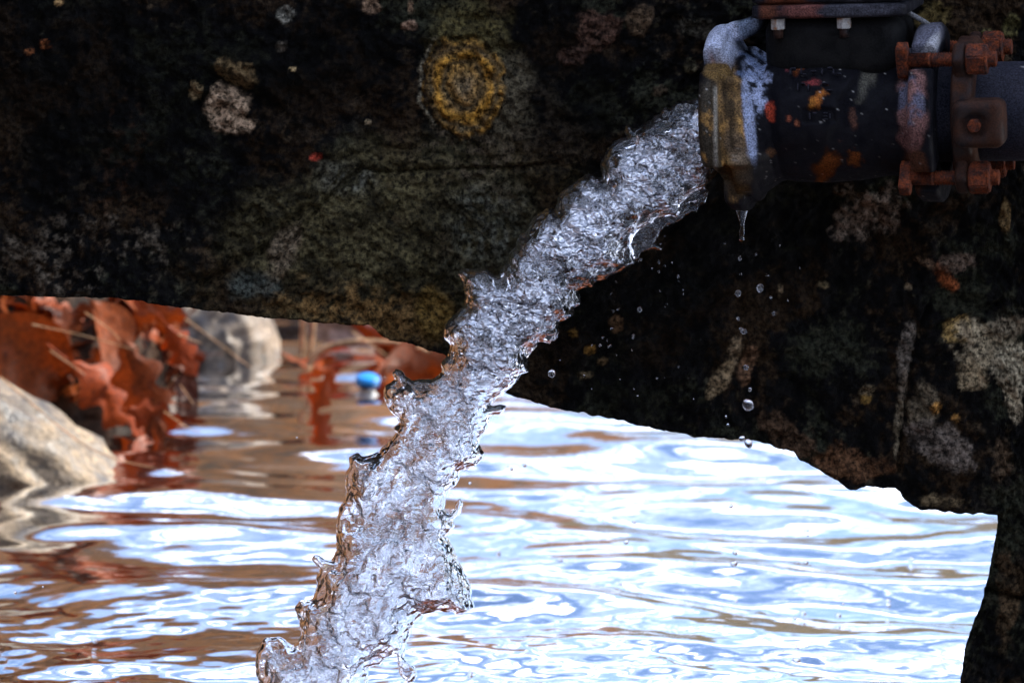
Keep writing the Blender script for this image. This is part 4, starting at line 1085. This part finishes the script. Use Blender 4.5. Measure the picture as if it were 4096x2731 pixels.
# ------------------------------------------------------------------ straws, needles, stems
def tube(name, pts, rad, mat, label, cat, group=None, flat=1.0):
    pts = np.array(pts, float)
    t = np.linspace(0, len(pts) - 1, 4 * (len(pts) - 1) + 1)
    Q = np.stack([np.interp(t, np.arange(len(pts)), pts[:, i]) for i in range(3)], -1)
    for _ in range(3): Q[1:-1] = 0.25 * Q[:-2] + 0.5 * Q[1:-1] + 0.25 * Q[2:]
    ph = np.linspace(0, 2 * math.pi, 7, endpoint=False)
    V = []
    for i, q in enumerate(Q):
        d_ = Q[min(i + 1, len(Q) - 1)] - Q[max(i - 1, 0)]; d_ /= np.linalg.norm(d_) + 1e-9
        s_ = np.cross(d_, [0, 1, 0]); s_ /= np.linalg.norm(s_) + 1e-9; u_ = np.cross(d_, s_)
        rr = rad * (1 - 0.5 * i / len(Q))
        V += [q + rr * math.cos(a) * s_ + rr * flat * math.sin(a) * u_ for a in ph]
    f = [list(map(int, q)) for q in grid_faces(len(Q), 7, wrap=True)] + [list(range(7)), list(range(len(V) - 7, len(V)))[::-1]]
    return tag(mesh_obj(name, np.array(V), f, mat, base=Q[0]), label, cat, group)
NEED = [([(0, 376), (81, 445), (121, 461), (158, 468)], 2.0, 0.0024, "long fallen needle crossing the cream boulder down to the water"), ([(182, 316), (215, 340), (252, 368)], 2.8, 0.0024, "long fallen needle lying across the grey rock"),
        ([(85, 312), (112, 330), (120, 340)], 2.2, 0.002, "short needle on top of the leaf heap"), ([(32, 324), (85, 335), (137, 350)], 2.25, 0.002, "needle lying almost level across the upper leaf heap"),
        ([(50, 350), (85, 374)], 2.25, 0.002, "needle leaning over the brown leaf at left"), ([(178, 334), (202, 343)], 2.3, 0.0024, "pale needle tip poking past the heap's right shoulder"),
        ([(164, 411), (186, 427), (200, 432)], 2.2, 0.0022, "needle running from the leaves into the water"), ([(166, 388), (180, 373)], 2.35, 0.0018, "short upright needle right of the crumpled leaf"),
        ([(180, 384), (194, 404)], 2.35, 0.0016, "thin needle stub slanting down right of the heap"), ([(352, 331), (388, 356)], 2.8, 0.003, "orange needle crossing the curved straw"), ([(262, 372), (275, 385)], 2.8, 0.0016, "faint needle floating right of the grey rock")]
for pts, Yd, rad, lb in NEED:
    tube("pine_needle", [at(x, y, Yd) for x, y in pts], rad * 0.62, M_straw, lb, "needle", "pine needles on the bank")
tube("curved_straw", [at(x, y, 2.95) for x, y in [(309, 366), (313, 356), (326, 346), (353, 341), (380, 341), (410, 344), (430, 352)]], 0.008, M_straw, "pale dry grass blade arching over the floating orange leaf", "straw", flat=0.4)
tube("dry_stem", [at(x, y, 3.1) for x, y in [(304, 312), (303, 335), (301, 356)]], 0.009, M_straw, "thick pale upright stem left of the thinner one under the ledge", "stem")
tube("dry_stem", [at(x, y, 3.1) for x, y in [(314, 312), (313, 335), (308, 372)]], 0.006, M_straw, "thin pale upright stem beside the curved straw's foot", "stem")

# ------------------------------------------------------------------ plastic bottle with a blue cap
g = ground(366, 396)
bt = empty("plastic_bottle", (g[0], g[1], 0.0), "cloudy plastic bottle with a bright blue cap floating among the leaves", "bottle")
def lathe_part(name, prof, mat, parent, axis_dir, origin):
    pr = np.array(prof, float); ph = np.linspace(0, 2 * math.pi, 28, endpoint=False)
    A, PH = np.meshgrid(pr[:, 0], ph, indexing='ij'); Rr = np.repeat(pr[:, 1][:, None], 28, 1)
    d_ = np.array(axis_dir, float); d_ /= np.linalg.norm(d_)
    s_ = np.cross(d_, [1, 0, 0]); s_ /= np.linalg.norm(s_); u_ = np.cross(d_, s_)
    V = np.array(origin) + A[..., None] * d_ + Rr[..., None] * (np.cos(PH)[..., None] * s_ + np.sin(PH)[..., None] * u_)
    return mesh_obj(name, V.reshape(-1, 3), grid_faces(*A.shape, wrap=True), mat, parent)
ad = (0.06, -0.22, 1.0); og = (0.0, 0.02, -0.025)
lathe_part("bottle_body", [(-0.10, 0.001), (-0.10, 0.03), (0.0, 0.032), (0.02, 0.028), (0.04, 0.014), (0.055, 0.013)], M_bottle, bt, ad, og)
lathe_part("bottle_cap", [(0.050, 0.012), (0.050, 0.025), (0.066, 0.0245), (0.069, 0.021), (0.069, 0.0005)], M_cap, bt, ad, og)
